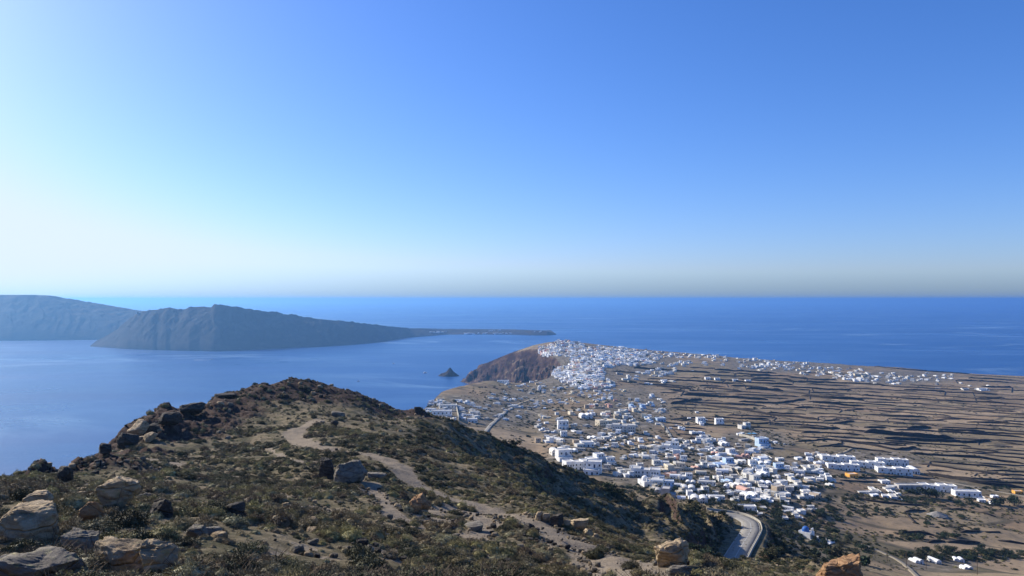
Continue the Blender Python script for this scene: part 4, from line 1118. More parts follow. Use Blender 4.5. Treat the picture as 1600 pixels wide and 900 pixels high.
        for fl in range(2):
            for y in (-2.5, 2.0): P_.append(('window', opening(-13, y, 0.9+fl*3.3, 1.0, 1.3, 'w'), ['glass'])); P_.append(('window', opening(13, y, 0.9+fl*3.3, 1.0, 1.3, 'e'), ['glass']))
        P_.append(('balcony', (lambda b: (b.box(-12.5, -6.2, 3.2, -5, -5.02, 3.35), b.box(-12.5, -6.2, 3.352, -5, -6.1, 4.2), b)[-1])(MB()), ['plaster']))
        P_.append(('balcony', (lambda b: (b.box(4.8, -6.2, 3.2, 12.4, -5.02, 3.35), b.box(4.8, -6.2, 3.352, 12.4, -6.1, 4.2), b)[-1])(MB()), ['plaster']))
    elif kind == 8:    # round tower
        w.dome(0, 0, -3, 3.0, 0.6, n=20, drum=9.0)
        P_.append(('cap', (lambda b: (b.dome(0, 0, 6.62, 2.2, 1.2, n=16), b)[-1])(MB()), ['plaster']))
        P_.append(('window', opening(0, -3.0, 3.5, 0.7, 1.0, 's'), ['glass'])); P_.append(('door', opening(1.0, -2.9, 0.0, 0.9, 2.0, 's', 0.12), ['shutter']))
    elif kind == 9:    # blue-domed chapel with paved forecourt
        block(w, rf, -3, -4, 3, 4, 4.0, par=0.3)
        d = MB(); d.dome(0, 0.5, 4.06, 2.3, 2.3, drum=1.0); P_.append(('dome', d, ['blue']))
        bt = MB(); bt.box(-1.5, -4.1, 4.32, -1.0, -3.6, 6.4); bt.box(1.0, -4.1, 4.32, 1.5, -3.6, 6.4); bt.box(-1.5, -4.1, 6.41, 1.5, -3.6, 6.9); P_.append(('bell_arch', bt, ['plaster']))
        fc = MB(); fc.box(-4, -16, -5, 6, -4.02, 0.05); fc.box(-4, -16, 0.052, -3.7, -4.02, 0.8); fc.box(5.7, -16, 0.052, 6, -4.02, 0.8); P_.append(('forecourt', fc, ['plaster']))
        P_.append(('door', opening(0, -4, 0.06, 1.2, 2.3, 's'), ['blue']))
    elif kind == 10:   # twin vaults over one base
        w.box(-5.6, -4.5, -5, 5.6, 4.5, 3.0); w.vault(-5.6, -4.5, 3.002, -0.1, 4.5, 1.7); w.vault(0.1, -4.5, 3.002, 5.6, 4.5, 1.7)
        for x in (-2.8, 2.8): P_.append(('door', opening(x, -4.5, 0, 1.0, 2.1, 's'), ['shutter'])); P_.append(('window', opening(x-1.6, -4.5, 1, 0.8, 1.1, 's'), ['glass'])); P_.append(('window', opening(x, -4.5, 3.0, 1.0, 0.9, 's'), ['glass']))
        P_.append(('window', opening(-5.6, 0, 1, 0.9, 1.1, 'w'), ['glass'])); P_.append(('window', opening(5.6, 0, 1, 0.9, 1.1, 'e'), ['glass']))
    elif kind == 11:   # low long house behind a courtyard wall
        block(w, rf, -8, -1, 8, 5, 3.2)
        cw = MB(); cw.box(-8, -6.5, -5, 8, -6.2, 1.3); cw.box(-8, -6.19, -5, -7.7, -1.02, 1.3); cw.box(7.7, -6.19, -5, 8, -1.02, 1.3); cw.box(-7.69, -6.19, -5, 7.69, -1.02, 0.05); P_.append(('courtyard', cw, ['plaster']))
        front(P_, 0, -8, 8, -1, 0.06, 3, True, 4); front(P_, 0, -0.5, 4.5, -8, 0, 3, False, 1, 'w'); front(P_, 0, -0.5, 4.5, 8, 0, 3, False, 1, 'e')
    out = [('wall', w, ['plaster'])]
    if rf.v: out.append(('roof', rf, ['roof']))
    return out+P_
def roof_mat():
    m, nt, b = new_mat('roof_screed'); g = N(nt); oi = g.node('ShaderNodeObjectInfo')
    nt.links.new(g.mix(1.0, oi.outputs['Color'], g.ramp(g.noise(g.pos(), 0.25, 5, 0.7), [(0.3, (0.50, 0.48, 0.45)), (0.6, (0.86, 0.84, 0.80))]), 'MULTIPLY'), b.inputs['Base Color'])
    return m
M['roof'] = roof_mat()
PLANS = {}
for k in range(12):
    PLANS[k] = [(nm, mb.mesh(nm, [M[a] for a in mk]), mk) for nm, mb, mk in plan(k)]
PW = {0: 9, 1: 11, 2: 10, 3: 5.6, 4: 12, 5: 6, 6: 28, 7: 26, 8: 6, 9: 10, 10: 11.2, 11: 16}
KNAME = {0: ('house', 'cube house'), 1: ('house', 'winged house'), 2: ('house', 'two-storey house'), 3: ('house', 'barrel-vaulted house'), 4: ('house', 'L-shaped house'),
         5: ('chapel', 'small domed chapel'), 6: ('house', 'four-unit row'), 7: ('apartment_block', 'three-stepped block of flats'), 8: ('tower', 'round tower'), 9: ('chapel', 'blue-domed chapel'), 10: ('house', 'twin-vaulted house'), 11: ('house', 'long low house')}
PAL = {'white': (0.86, 0.86, 0.85), 'off-white': (0.74, 0.72, 0.67), 'cream': (0.70, 0.62, 0.48), 'ochre': (0.74, 0.46, 0.16), 'pink': (0.66, 0.40, 0.32), 'pale blue': (0.48, 0.62, 0.80), 'grey': (0.42, 0.40, 0.38), 'tan': (0.52, 0.42, 0.31), 'orange': (0.86, 0.42, 0.09)}
town_items, occupied = [], []
far_rest = []
def place(kind, x, y, rz, s, colour, px, py, label=None, parts=True, sink=0.6, group='houses of the village'):
    z = min(gz(x, y), gz(x+2*s, y-2*s))-sink*0.5
    nm, look = KNAME[kind]
    c = (*PAL[colour], 1)
    v = rnd.uniform(0.92, 1.05); c = (min(c[0]*v, 0.9), min(c[1]*v, 0.9), min(c[2]*v, 0.9), 1)
    root = empty(nm, (x, y, z), rz); root.scale = (s, s, s)
    for pn, me, mk in PLANS[kind]:
        if not parts and pn in ('window',) and rnd.random() < 0.4: continue
        o = link(pn, me, root)
        o.color = c if mk[0] in ('plaster',) else (tuple(0.35*a+0.45 for a in c[:3])+(1,))
    tag(root, label, nm.replace('_', ' '), group if label is None else None)
    if label is None: town_items.append((root, f"{colour} {look}", px, py))
    occupied.append((x, y, PW[kind]*s*0.5))
    return root
def free(x, y, r):
    return all((x-a)**2+(y-b)**2 > (0.80*(r+c))**2 for a, b, c in occupied)
# landmark buildings seen in the photo: kind, px, base row, width px, colour, rotation, label
LAND = [
 (7,1010,747,44,'white',-0.25,'white three-stepped block of flats standing alone in the middle of the lower village'),
 (7,902,735,44,'white',0.35,'big white stepped building right behind the dark spur'),
 (2,882,722,34,'white',0.3,'white two-storey house left of the big stepped building behind the spur'),
 (2,928,742,30,'white',-0.2,'white two-storey house below the big stepped building, touching the spur'),
 (10,872,712,24,'off-white',0.2,'white twin-vaulted house at the left end of the complex behind the spur'),
 (4,932,726,30,'white',0.5,'white L-shaped house right of the big stepped building behind the spur'),
 (0,917,700,26,'white',0.1,'tall plain white cube above the big stepped building'),
 (0,1332,748,15,'orange',0.2,'bright orange house beside the lane under the long white hotel'),
 (5,1009,762,15,'white',0.3,'small white domed chapel among trees below the three-stepped flats'),
 (9,1262,842,24,'white',0.75,'white chapel with blue dome and paved forecourt on the dark slope'),
 (11,1166,800,34,'white',-0.05,'long white house alone on the dark slope above the road'),
 (10,1173,782,24,'white',0.2,'white vaulted house just above the long lone house by the road'),
 (0,738,662,15,'white',0.0,'tall white block above the dark skyline of the spur'),
 (11,700,640,50,'off-white',0.15,'long off-white resort building nearest the cliff edge'),
 (11,690,650,44,'white',0.1,'low white resort wing with pool below the long resort building'),
 (11,786,600,34,'white',0.05,'long white flat building on the bare shoulder under the headland'),
 (0,790,594,20,'white',0.05,'white cube raised above the long flat building on the shoulder'),
 (8,843,612,6,'white',0.0,'round white tower in the saddle before the old town'),
 (7,948,668,34,'cream',0.45,'cream row of flats with ochre end wall'),
 (7,975,676,36,'off-white',-0.15,'off-white block of flats right of the cream row'),
 (10,915,655,18,'white',0.2,'white vaulted house in the bare fields left of the cream row'),
 (0,1032,660,14,'pale blue',0.2,'pale blue block at the top of the lane'),
 (2,880,672,18,'white',0.1,'white house beside the straight village road'),
 (6,1310,724,50,'white',-0.12,'upper left wing of the long white hotel'),
 (6,1318,736,48,'white',-0.10,'lower left wing of the long white hotel'),
 (6,1356,733,50,'white',-0.14,'middle wing of the long white hotel'),
 (6,1398,743,52,'white',-0.12,'lower right wing of the long white hotel'),
 (6,1395,728,46,'white',-0.12,'upper right wing of the long white hotel'),
 (3,1428,741,12,'white',-0.1,'end unit of the long white hotel'),
 (6,1466,770,54,'white',-0.1,'white terrace row of four units below the hotel'),
 (11,1514,778,50,'white',-0.12,'low white house continuing the terrace row'),
 (11,1424,768,44,'grey',0.0,'grey-roofed pavilion left of the white terrace row'),
 (0,1383,758,14,'white',0.1,'small white house left of the grey-roofed pavilion'),
 (0,1592,774,12,'orange',-0.1,'small orange house at the picture edge'),
 (10,1434,882,17,'white',0.35,'left of the four vaulted houses in the bottom corner'),
 (3,1462,882,10,'white',0.3,'narrow single-vaulted house in the bottom corner'),
 (10,1500,880,15,'white',-0.2,'third vaulted house in the bottom corner, furthest back'),
 (10,1513,892,15,'white',0.1,'lowest vaulted house in the bottom corner'),
 (5,1180,557,7,'white',0.0,'white chapel alone on the low mound at the sea horizon'),
 (0,1106,595,9,'white',0.0,'first of the four white cubes spaced along the terraces'),
 (0,1121,596,9,'white',0.0,'second of the four white cubes spaced along the terraces'),
 (0,1149,598,9,'white',0.0,'third of the four white cubes spaced along the terraces'),
 (0,1169,599,9,'white',0.0,'fourth of the four white cubes spaced along the terraces'),
 (6,1345,590,20,'cream',0.0,'cream building wedged in the right-hand hamlet of the terraces'),
 (11,1537,612,22,'white',0.0,'long white farm building near the right edge of the terraces'),
 (4,1165,672,22,'off-white',0.3,'off-white rounded villa with a pool on the bare terraces'),
 (2,1096,664,14,'white',0.1,'white house with roof terrace right of the lane, upper fields'),
 (2,1125,666,14,'white',0.0,'white two-storey house right of the white roof-terrace house'),
 (2,1193,700,19,'pale blue',0.2,'pale blue and white house at the end of the retaining wall'),
 (0,888,545,5,'pink',0.1,'pink house high in the old town'),
 (4,1048,705,30,'white',-0.3,'white house with blue shade and curved front wall below the lane'),
]
lx, ly, lz = hit([a[1] for a in LAND], [a[2]-2 for a in LAND], 150)
for i, (k, px, py, wpx, c, rz, lab) in enumerate(LAND):
    if np.isnan(ly[i]): print('land miss', lab); continue
    s = wpx/F*ly[i]/PW[k]; s = max(0.42, min(s, 1.4))
    place(k, float(lx[i]), float(ly[i])+2, rz, s, c, px, py, lab, True)
# village clusters: centre px, row, radii, count, palette, kinds, size range
W5 = ['white']*6+['off-white']*4+['cream']*2+['grey','tan']
CL = [
 (1110,738,95,44,112,['white']*6+['off-white']*4+['cream']*2+['grey','pink','tan','pale blue'],(0,1,2,4,10,11,3),(0.6,1.15)),
 (1215,750,80,34,62,['white']*6+['off-white']*4+['grey','tan','cream','pale blue'],(0,1,2,4,11,10),(0.6,1.1)),
 (1000,720,60,26,20,W5,(0,1,2,4,10),(0.7,1.1)),
 (905,685,62,20,34,W5+['tan'],(0,1,2,4,10,11),(0.6,1.05)),
 (820,622,60,22,34,['white','off-white','cream'],(0,1,4,11),(0.5,0.85)),
 (880,640,50,18,30,['white','off-white','cream'],(0,1,4,2),(0.5,0.85)),
 (935,612,40,10,36,W5,(0,1,4,2),(0.5,0.9)),
 (965,690,60,14,26,W5,(0,1,4,2),(0.5,0.85)),
 (1060,655,50,16,12,W5,(0,1,4),(0.6,0.9)),
 (700,642,42,16,30,['white','off-white','cream'],(0,1,11,4),(0.6,1.0)),
 (775,642,50,22,26,['white','off-white','grey'],(0,1,11),(0.5,0.95)),
 (845,605,40,10,14,W5,(0,1,11),(0.5,1.0)),
 (950,640,30,16,26,['cream','off-white','pink','tan','white'],(0,1,2,10),(0.6,1.0)),
 (1005,640,34,20,34,['white','off-white','cream','pale blue'],(0,1,2,4),(0.6,1.0)),
 (975,655,30,12,14,['cream','off-white'],(0,1,2),(0.6,0.95)),
 (860,665,30,12,8,W5,(0,1,4),(0.5,0.9)),
 (1075,690,40,14,14,W5,(0,1,2,4),(0.7,1.1)),
 (1150,690,60,16,12,W5,(0,1,4,11),(0.7,1.1)),
 (1270,722,30,14,8,W5,(0,1,4),(0.6,1.0)),
 (1395,768,50,10,12,W5,(0,1,11),(0.5,0.9)),
 (1215,800,50,14,10,['white','grey','off-white'],(0,1,11),(0.5,0.8)),
 (1180,775,40,12,12,W5,(0,1,4),(0.5,0.9)),
 (1545,783,30,6,4,['white','tan'],(0,11),(0.6,0.9)),
]
cand = []
r9 = random.Random(77)
for ci, (cx, cy_, rx, ry, n, pal, kinds, sr_) in enumerate(CL):
    pts = []
    n = int(n*1.15); rx *= 1.12; ry *= 1.1
    for _ in range(n*7):
        a = r9.uniform(0, 6.283); q_ = math.sqrt(r9.random()); pts.append((cx+rx*q_*math.cos(a), cy_+ry*q_*math.sin(a)))
    X, Y, Z = hit([p[0] for p in pts], [p[1] for p in pts], 250)
    got = 0
    for (p, x, y, z) in zip(pts, X, Y, Z):
        if got >= n or np.isnan(y) or y < 330 or z < 6: continue
        k = r9.choice(kinds); s = r9.uniform(*sr_)*0.86
        if not free(x, y, PW[k]*s*0.5): continue
        rz_ = r9.choice([0.2, 0.35, -0.3, 1.4, -0.1, 0.8])+r9.uniform(-0.15, 0.15)+r9.choice([0, 1.5708, 3.1416, -1.5708])*(r9.random() < 0.35)
        cand.append((PW[k]*s/y, k, float(x), float(y), rz_, s, r9.choice(pal), p)); occupied.append((x, y, PW[k]*s*0.5))
        got += 1
# old town on the headland and the far hamlets: the largest one by one, the rest as one mass
FAR_CL = [(885,545,30,13,120),(930,560,40,18,190),(905,585,40,16,150),(960,555,50,12,130),(925,600,35,10,70),(985,562,45,10,80),(1000,555,60,8,60),(860,548,18,8,40),
          (1090,556,60,4,30),(1160,562,60,5,22),(1230,572,60,6,30),(1300,582,60,7,38),(1390,592,55,9,34),(1200,575,50,5,26),(1440,590,60,7,18),(1040,582,30,8,16),(1060,570,30,4,10),(1330,590,30,8,24),(1500,605,50,6,6),
          (1075,575,60,10,8),(1010,590,50,12,18)]
farh = []
for (cx, cy_, rx, ry, n) in FAR_CL:
    pts = []
    n = int(n*(2.3 if cx < 990 and cy_ < 590 else 1.25))
    for _ in range(n*5):
        a = r9.uniform(0, 6.283); q_ = math.sqrt(r9.random()); pts.append((cx+rx*q_*math.cos(a), cy_+ry*q_*math.sin(a)))
    X, Y, Z = hit([p[0] for p in pts], [p[1] for p in pts], 500)
    got = 0
    for (p, x, y, z) in zip(pts, X, Y, Z):
        if got >= n or np.isnan(y) or y < 1100 or z < 8: continue
        k = r9.choice((0, 1, 2, 3, 4, 10, 0, 1, 2, 5) if cx < 1010 else (0, 1, 2, 11, 4)); s = r9.uniform(0.7, 1.15)
        if k == 5: s *= 0.9
        if any((x-a)**2+(y-b)**2 < (0.5*(PW[k]*s*0.5+c))**2 for a, b, c in occupied if abs(a-x) < 20 and abs(b-y) < 20): continue
        colr = r9.choice(['white']*10+['off-white']*4+['cream']*2+['pink', 'pale blue', 'tan', 'grey']) if cx < 1010 else r9.choice(['white']*5+['off-white']*4+['cream', 'grey'])
        if abs(p[0]-845) < 14 and abs(p[1]-546) < 8: colr = r9.choice(['pink', 'cream', 'white'])
        farh.append((PW[k]*s/y, k, float(x), float(y), r9.uniform(0, 6.283), s, colr, p)); occupied.append((x, y, PW[k]*s*0.5)); got += 1
farh = cand+farh
n_left = 300-len(LAND)
print('near houses', len(town_items), 'far', len(farh), 'left', n_left)
farh.sort(key=lambda a: -a[0])
for (_, k, x, y, rz, s, c, p) in farh[:n_left]: place(k, x, y, rz, s, c, p[0], p[1], None, True)
# the remaining far houses: one mass
PM = {c: flat_mat('limewash_'+c.replace(' ', '_').replace('-', '_'), v, 0.9, 0.08, 0.3) for c, v in PAL.items()}
mk_all = list(PAL)+['glass', 'shutter', 'blue']
mats_all = [PM[c] for c in PAL]+[M['glass'], M['shutter'], M['blue']]
VV, QQ, MI, off = [], [], [], 0
for (_, k, x, y, rz, s, c, p) in farh[n_left:]:
    z = gz(x, y)-0.3; cr_, sr2 = math.cos(rz), math.sin(rz)
    for pn, me, mk in PLANS[k]:
        v = np.empty(len(me.vertices)*3, np.float32); me.vertices.foreach_get('co', v); v = v.reshape(-1, 3)*s
        v = np.stack([v[:, 0]*cr_-v[:, 1]*sr2+x, v[:, 0]*sr2+v[:, 1]*cr_+y, v[:, 2]+z], 1)
        ci = mk_all.index(c) if mk[0] in ('plaster', 'roof') else mk_all.index(mk[0])
        for pl in me.polygons: QQ.append([i+off for i in pl.vertices]); MI.append(ci)
        VV.append(v); off += len(v)
me = bpy.data.meshes.new('distant_houses'); me.from_pydata(np.concatenate(VV).tolist(), [], QQ); me.polygons.foreach_set('material_index', MI)
for m in mats_all: me.materials.append(m)
me.update(); tag(link('distant_houses', me), kind='stuff')
# hamlets on the island across the water: one mass of tiny white blocks
b = MB()
for (x0, x1, row, n) in ((672, 696, 519.5, 16), (725, 760, 521.6, 20), (770, 800, 521.8, 12), (765, 782, 516.8, 6), (180, 200, 486, 4), (835, 850, 519, 3)):
    for _ in range(n):
        p = rnd.uniform(x0, x1); q_ = row+rnd.uniform(-1.2, 1.0)
        j = np.argmin(np.abs((isl[0]/isl[1]*F+800)-p)+3*np.abs(HZ+(EYE-isl[2])/isl[1]*F-q_))
        x, y, z = isl[0].ravel()[j], isl[1].ravel()[j], isl[2].ravel()[j]; w_ = rnd.uniform(4, 11); h_ = rnd.uniform(4, 7)
        b.box(x-w_, y-5, z-6, x+w_, y+5, z+h_)
tag(b.build('island_houses', PM['white']), kind='stuff')
marksT = [
 ('the three-stepped block of flats', 1010, 732), ('the big building behind the spur', 902, 718), ('the bright orange house', 1332, 743), ('the small domed chapel', 1009, 755),
 ('the blue-domed chapel', 1262, 832), ('the long lone roadside house', 1166, 794), ('the tall white block above the spur', 738, 652), ('the resort nearest the cliff edge', 695, 637),
 ('the long building on the bare shoulder', 786, 596), ('the round white tower', 843, 606), ('the cream row of flats', 948, 655), ('the pale blue block atop the lane', 1032, 652),
 ('the lone vaulted field house', 915, 650), ('the villa with pool', 1165, 665), ('the house by the retaining wall', 1193, 692), ('the curved-front house', 1048, 697),
 ('the grey-roofed pavilion', 1424, 762), ('the small orange edge house', 1588, 770), ('the straight road junction', 790, 643), ('the lower lane end', 1058, 700),
 ('the lower village centre', 1110, 750), ('the orange-walled cluster', 1150, 712), ('the foot of the old town', 925, 605), ('the old town cliff top', 860, 545),
 ('the village gap', 1240, 740), ('the trees above the road bend', 1190, 765), ('the upper field crossroads', 1120, 690), ('the green court beside the lane', 1005, 650),
]
place_labels(town_items, marksT)
# ------------------------------------------------------------------ roads and lanes
def resample(pts, step):
    pts = np.array(pts, float); d = np.concatenate([[0], np.cumsum(np.hypot(*np.diff(pts[:, :2], axis=0).T))])
    n = max(2, int(d[-1]/step)); t = np.linspace(0, d[-1], n)
    out = np.stack([np.interp(t, d, pts[:, k]) for k in range(pts.shape[1])], 1)
    for _ in range(3):
        q_ = out.copy(); q_[1:-1] = (out[:-2]+2*out[1:-1]+out[2:])/4; out = q_
    return out
def side_vec(p):
    t = np.gradient(p[:, :2], axis=0); t /= np.maximum(np.linalg.norm(t, axis=1), 1e-6)[:, None]
    return np.stack([t[:, 1], -t[:, 0]], 1)
def ribbon(name, p, off0, off1, lift, mat, ownz=False, kind='structure', n=3):
    s_ = side_vec(p); rows_ = []
    for k in range(n+1):
        o_ = off0+(off1-off0)*k/n; xy = p[:, :2]+s_*o_
        z = p[:, 2]+lift if ownz else height(xy[:, 0], xy[:, 1])+lift
        rows_.append(np.column_stack([xy, z]))
    if not ownz:
        zm = np.max([r[:, 2] for r in rows_], axis=0)
        rows_ = [np.column_stack([r[:, :2], 0.5*r[:, 2]+0.5*zm]) for r in rows_]
    # a skirt on each side gives the surfacing its thickness
    a = rows_[0].copy(); a[:, 2] -= 1.5; b_ = rows_[-1].copy(); b_[:, 2] -= 1.5
    rows_ = [a]+rows_+[b_] if mat is not M['line'] else rows_
    m_ = len(p); V_ = np.concatenate(rows_); id_ = np.arange(len(V_)).reshape(len(rows_), m_)
    qq = np.stack([id_[:-1, :-1], id_[:-1, 1:], id_[1:, 1:], id_[1:, :-1]], -1).reshape(-1, 4)
    o = link(name, mesh_np(name, V_, qq, mats=[mat])); tag(o, kind=kind); return o
rp_ = resample([(a[0], a[1], a[2]) for a in ROAD_MAIN], 1.5)
ribbon('road', rp_, -3.0, 3.0, 0.08, M['asphalt'], True)
for nm, a, b_ in (('road_marking', -2.8, -2.68), ('road_marking', 2.68, 2.8), ('road_marking', -0.08, 0.08)): ribbon(nm, rp_, a, b_, 0.095, M['line'], True, n=1)
def wall_ribbon(name, p, h, t, mat, sink=1.0, hvar=0.0, ownz=None, seed=0):
    s_ = side_vec(p); m_ = len(p)
    z0 = height(p[:, 0], p[:, 1]) if ownz is None else p[:, 2]+ownz
    e = np.ones(m_) if hvar == 0 else (1+hvar*fbm(p[:, 0]/9+seed, p[:, 1]/9, 3, 81))*np.minimum(1, np.minimum(np.arange(m_), np.arange(m_)[::-1])/2.5+0.35)
    L = p[:, :2]-s_*t/2; R = p[:, :2]+s_*t/2
    lo = z0-sink; hi = z0+h*e
    V_ = np.concatenate([np.column_stack([L, lo]), np.column_stack([L, hi]), np.column_stack([R, hi]), np.column_stack([R, lo])])
    id_ = np.arange(4*m_).reshape(4, m_)
    qq = np.stack([id_[:-1, :-1], id_[:-1, 1:], id_[1:, 1:], id_[1:, :-1]], -1).reshape(-1, 4)
    caps = [(id_[0, 0], id_[1, 0], id_[2, 0], id_[3, 0]), (id_[3, -1], id_[2, -1], id_[1, -1], id_[0, -1])]
    return link(name, mesh_np(name, V_, np.concatenate([qq, np.array(caps)]), mats=[mat]))
so_ = side_vec(rp_)
outer = rp_.copy(); outer[:, :2] += so_*(-3.4)
outer2 = rp_.copy(); outer2[:, :2] += so_*(3.4)
pick = outer if outer[len(outer)//2, 0] > outer2[len(outer)//2, 0] else outer2
tag(wall_ribbon('guard_wall', pick, 0.7, 0.3, M['concrete'], 1.5, 0, 0.0), 'pale concrete guard wall round the outside of the road bend', 'wall', None, 'thing')
LANES = [('road', [(758,676),(768,663),(779,653),(790,643)], 2.2, 'asphalt'), ('road', [(790,643),(806,634),(822,627),(840,620),(862,614)], 1.7, 'track'),
         ('road', [(1032,661),(1042,672),(1049,684),(1053,694),(1060,704)], 2.2, 'concrete'),
         ('lane', [(1350,852),(1368,860),(1390,868),(1405,876),(1420,888),(1436,902)], 1.5, 'track'), ('lane', [(1240,722),(1290,714),(1340,700)], 1.6, 'track'),
         ('lane', [(1422,706),(1480,714),(1540,722),(1600,728)], 1.8, 'track'), ('lane', [(1435,745),(1500,757),(1560,768),(1602,776)], 2.0, 'track'),
         ('lane', [(1225,825),(1250,838),(1275,850)], 1.4, 'track'), ('lane', [(1480,598),(1540,606),(1600,610)], 3.0, 'track'), ('lane', [(820,640),(845,648),(880,650)], 1.4, 'track')]
for nm, pts, w_, mt in LANES:
    X, Y, Z = hit([a[0] for a in pts], [a[1] for a in pts], 280); ok = ~np.isnan(Y)
    if ok.sum() < 2: continue
    p = resample(np.column_stack([X[ok], Y[ok], Z[ok]]), 6.0)
    ribbon(nm, p, -w_, w_, 0.22, M[mt])

# ------------------------------------------------------------------ terrace walls and banks of the fields
TW = [ # thickness in photo pixels, points
 (3,[(1154,628),(1190,630),(1220,630),(1258,624)]),(2,[(1116,635),(1150,638),(1180,640)]),(4,[(1140,639),(1212,650),(1250,653),(1280,656)]),(2,[(1286,658),(1312,656)]),(2.5,[(1300,663),(1334,658)]),
 (4,[(1244,668),(1280,671),(1312,670)]),(3,[(1312,671),(1350,675),(1390,678)]),(3,[(1246,690),(1280,688),(1308,687),(1316,693)]),(2.5,[(1276,698),(1300,697),(1316,694)]),(3,[(1270,629),(1310,632),(1350,635)]),
 (5,[(1252,619),(1300,623),(1350,626)]),(3,[(1130,594),(1204,600),(1240,602)]),(5,[(1166,608),(1200,610),(1224,611)]),(2,[(1100,587),(1140,588),(1180,589)]),(3,[(1240,638),(1276,637)]),(2,[(1318,642),(1350,640)]),
 (2,[(1350,612),(1380,614)]),(2,[(1398,613),(1470,619),(1550,626)]),(2,[(1350,628),(1446,632),(1490,637),(1542,642),(1590,644)]),(2.2,[(1350,640),(1418,645),(1486,651)]),(3,[(1350,648),(1400,651),(1448,652)]),
 (2,[(1464,656),(1500,655)]),(5,[(1418,670),(1454,668)]),(3,[(1350,668),(1384,668)]),(3,[(1466,671),(1500,673),(1538,674)]),(3,[(1472,674),(1530,679),(1600,684)]),(2,[(1482,661),(1540,665),(1602,668)]),
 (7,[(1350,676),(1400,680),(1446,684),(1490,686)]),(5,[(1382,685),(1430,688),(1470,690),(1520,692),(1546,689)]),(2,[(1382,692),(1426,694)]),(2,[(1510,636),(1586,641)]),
 (4,[(1300,688),(1350,694),(1400,704),(1431,699)]),(3,[(1300,698),(1350,702),(1394,708)]),(4,[(1422,708),(1506,714),(1560,720),(1600,725)]),(3,[(1435,725),(1480,731),(1519,736),(1577,744)]),
 (6,[(1444,741),(1485,748),(1525,755),(1600,763)]),(2.5,[(1384,691),(1420,694)]),(4,[(1414,800),(1430,798),(1444,798)]),(3,[(1416,802),(1422,810),(1431,818)]),  # first ribbon: dark strip standing in for a vegetated valley in shadow
 (4,[(1024,603),(1050,606),(1080,609)]),(4,[(1048,631),(1070,628),(1096,624)]),(2,[(912,655),(950,657),(984,660)]),(2,[(955,580),(1000,584)]),(2.5,[(1096,633),(1150,640),(1200,648)]),(4,[(1067,617),(1130,621),(1200,625)]),
 (3,[(990,575),(1050,579),(1110,583)]),(2,[(1010,592),(1060,595)]),(3,[(1100,606),(1160,612)]),(3,[(1475,795),(1510,796)]),(4,[(1522,800),(1556,808)]),(3,[(1330,775),(1380,787),(1450,790)]),(5,[(1400,835),(1440,832),(1462,838)]),
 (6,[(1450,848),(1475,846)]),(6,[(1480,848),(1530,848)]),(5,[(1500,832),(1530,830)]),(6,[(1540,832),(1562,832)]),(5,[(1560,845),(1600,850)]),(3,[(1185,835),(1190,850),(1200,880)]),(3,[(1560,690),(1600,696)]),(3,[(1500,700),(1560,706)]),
]
r5 = random.Random(31)
def in_town(px, py): return any(((px-a)/c)**2+((py-b)/d)**2 < 0.85 for a, b, c, d in TOWN_PX)
tries = 0
while len(TW) < 250 and tries < 4000:
    tries += 1
    px = r5.uniform(930, 1600); py = r5.choice([r5.uniform(568, 700), r5.uniform(590, 760)])
    if px < 1250 and py > 690: continue
    if px < 1040 and py > 640: continue
    L = r5.uniform(30, 130)*(0.6+(px-900)/900); sl = 0.055+r5.uniform(-0.018, 0.02); bend = r5.uniform(-1.6, 1.6)
    pts = [(px+L*t-L/2, py+sl*(L*t-L/2)+bend*math.sin(math.pi*t)+ (r5.uniform(-0.4, 0.4))) for t in (0, 0.25, 0.5, 0.75, 1)]
    if any(in_town(*q_) for q_ in pts): continue
    mid = pts[2]
    if any(abs(np.interp(mid[0], [a[0] for a in w[1]], [a[1] for a in w[1]])-mid[1]) < 2.9+0.012*(mid[1]-570) for w in TW if w[1][0][0]-10 < mid[0] < w[1][-1][0]+10): continue
    TW.append((r5.uniform(1.3, 2.6), pts))
    if r5.random() < 0.35:   # a short cross wall closes the field
        e = pts[r5.choice([0, -1])]; dx = r5.uniform(-8, 10); dy = r5.uniform(4, 9)
        if not in_town(e[0]+dx, e[1]+dy): TW.append((1.5, [(e[0], e[1]), (e[0]+dx*0.4, e[1]+dy*0.5), (e[0]+dx, e[1]+dy)]))
w_items = []
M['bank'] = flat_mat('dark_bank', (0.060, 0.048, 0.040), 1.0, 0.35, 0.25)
for i, (th, pts) in enumerate(TW):
    X, Y, Z = hit([a[0] for a in pts], [a[1] for a in pts], 240); ok = ~np.isnan(Y) & (Z > 2)
    if ok.sum() < 2: continue
    p = np.column_stack([X[ok], Y[ok], Z[ok]])
    if np.abs(np.diff(p[:, 1])).max() > 900: continue
    p = resample(p, 5.0); h = min(max(th*0.82*np.median(p[:, 1])/F, 1.3), 7.0)
    cross = abs(pts[-1][0]-pts[0][0]) < 20
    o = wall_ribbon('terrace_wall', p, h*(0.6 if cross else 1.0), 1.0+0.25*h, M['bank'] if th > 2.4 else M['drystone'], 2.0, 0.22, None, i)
    look = ('short dark cross wall' if cross else ('thick dark terrace bank' if th > 2.4 else ('long low terrace wall' if abs(pts[-1][0]-pts[0][0]) > 70 else 'low dark terrace wall')))
    tag(o, None, 'wall', 'terrace walls of the bare fields', 'thing'); w_items.append((o, look, (pts[0][0]+pts[-1][0])/2, (pts[0][1]+pts[-1][1])/2))
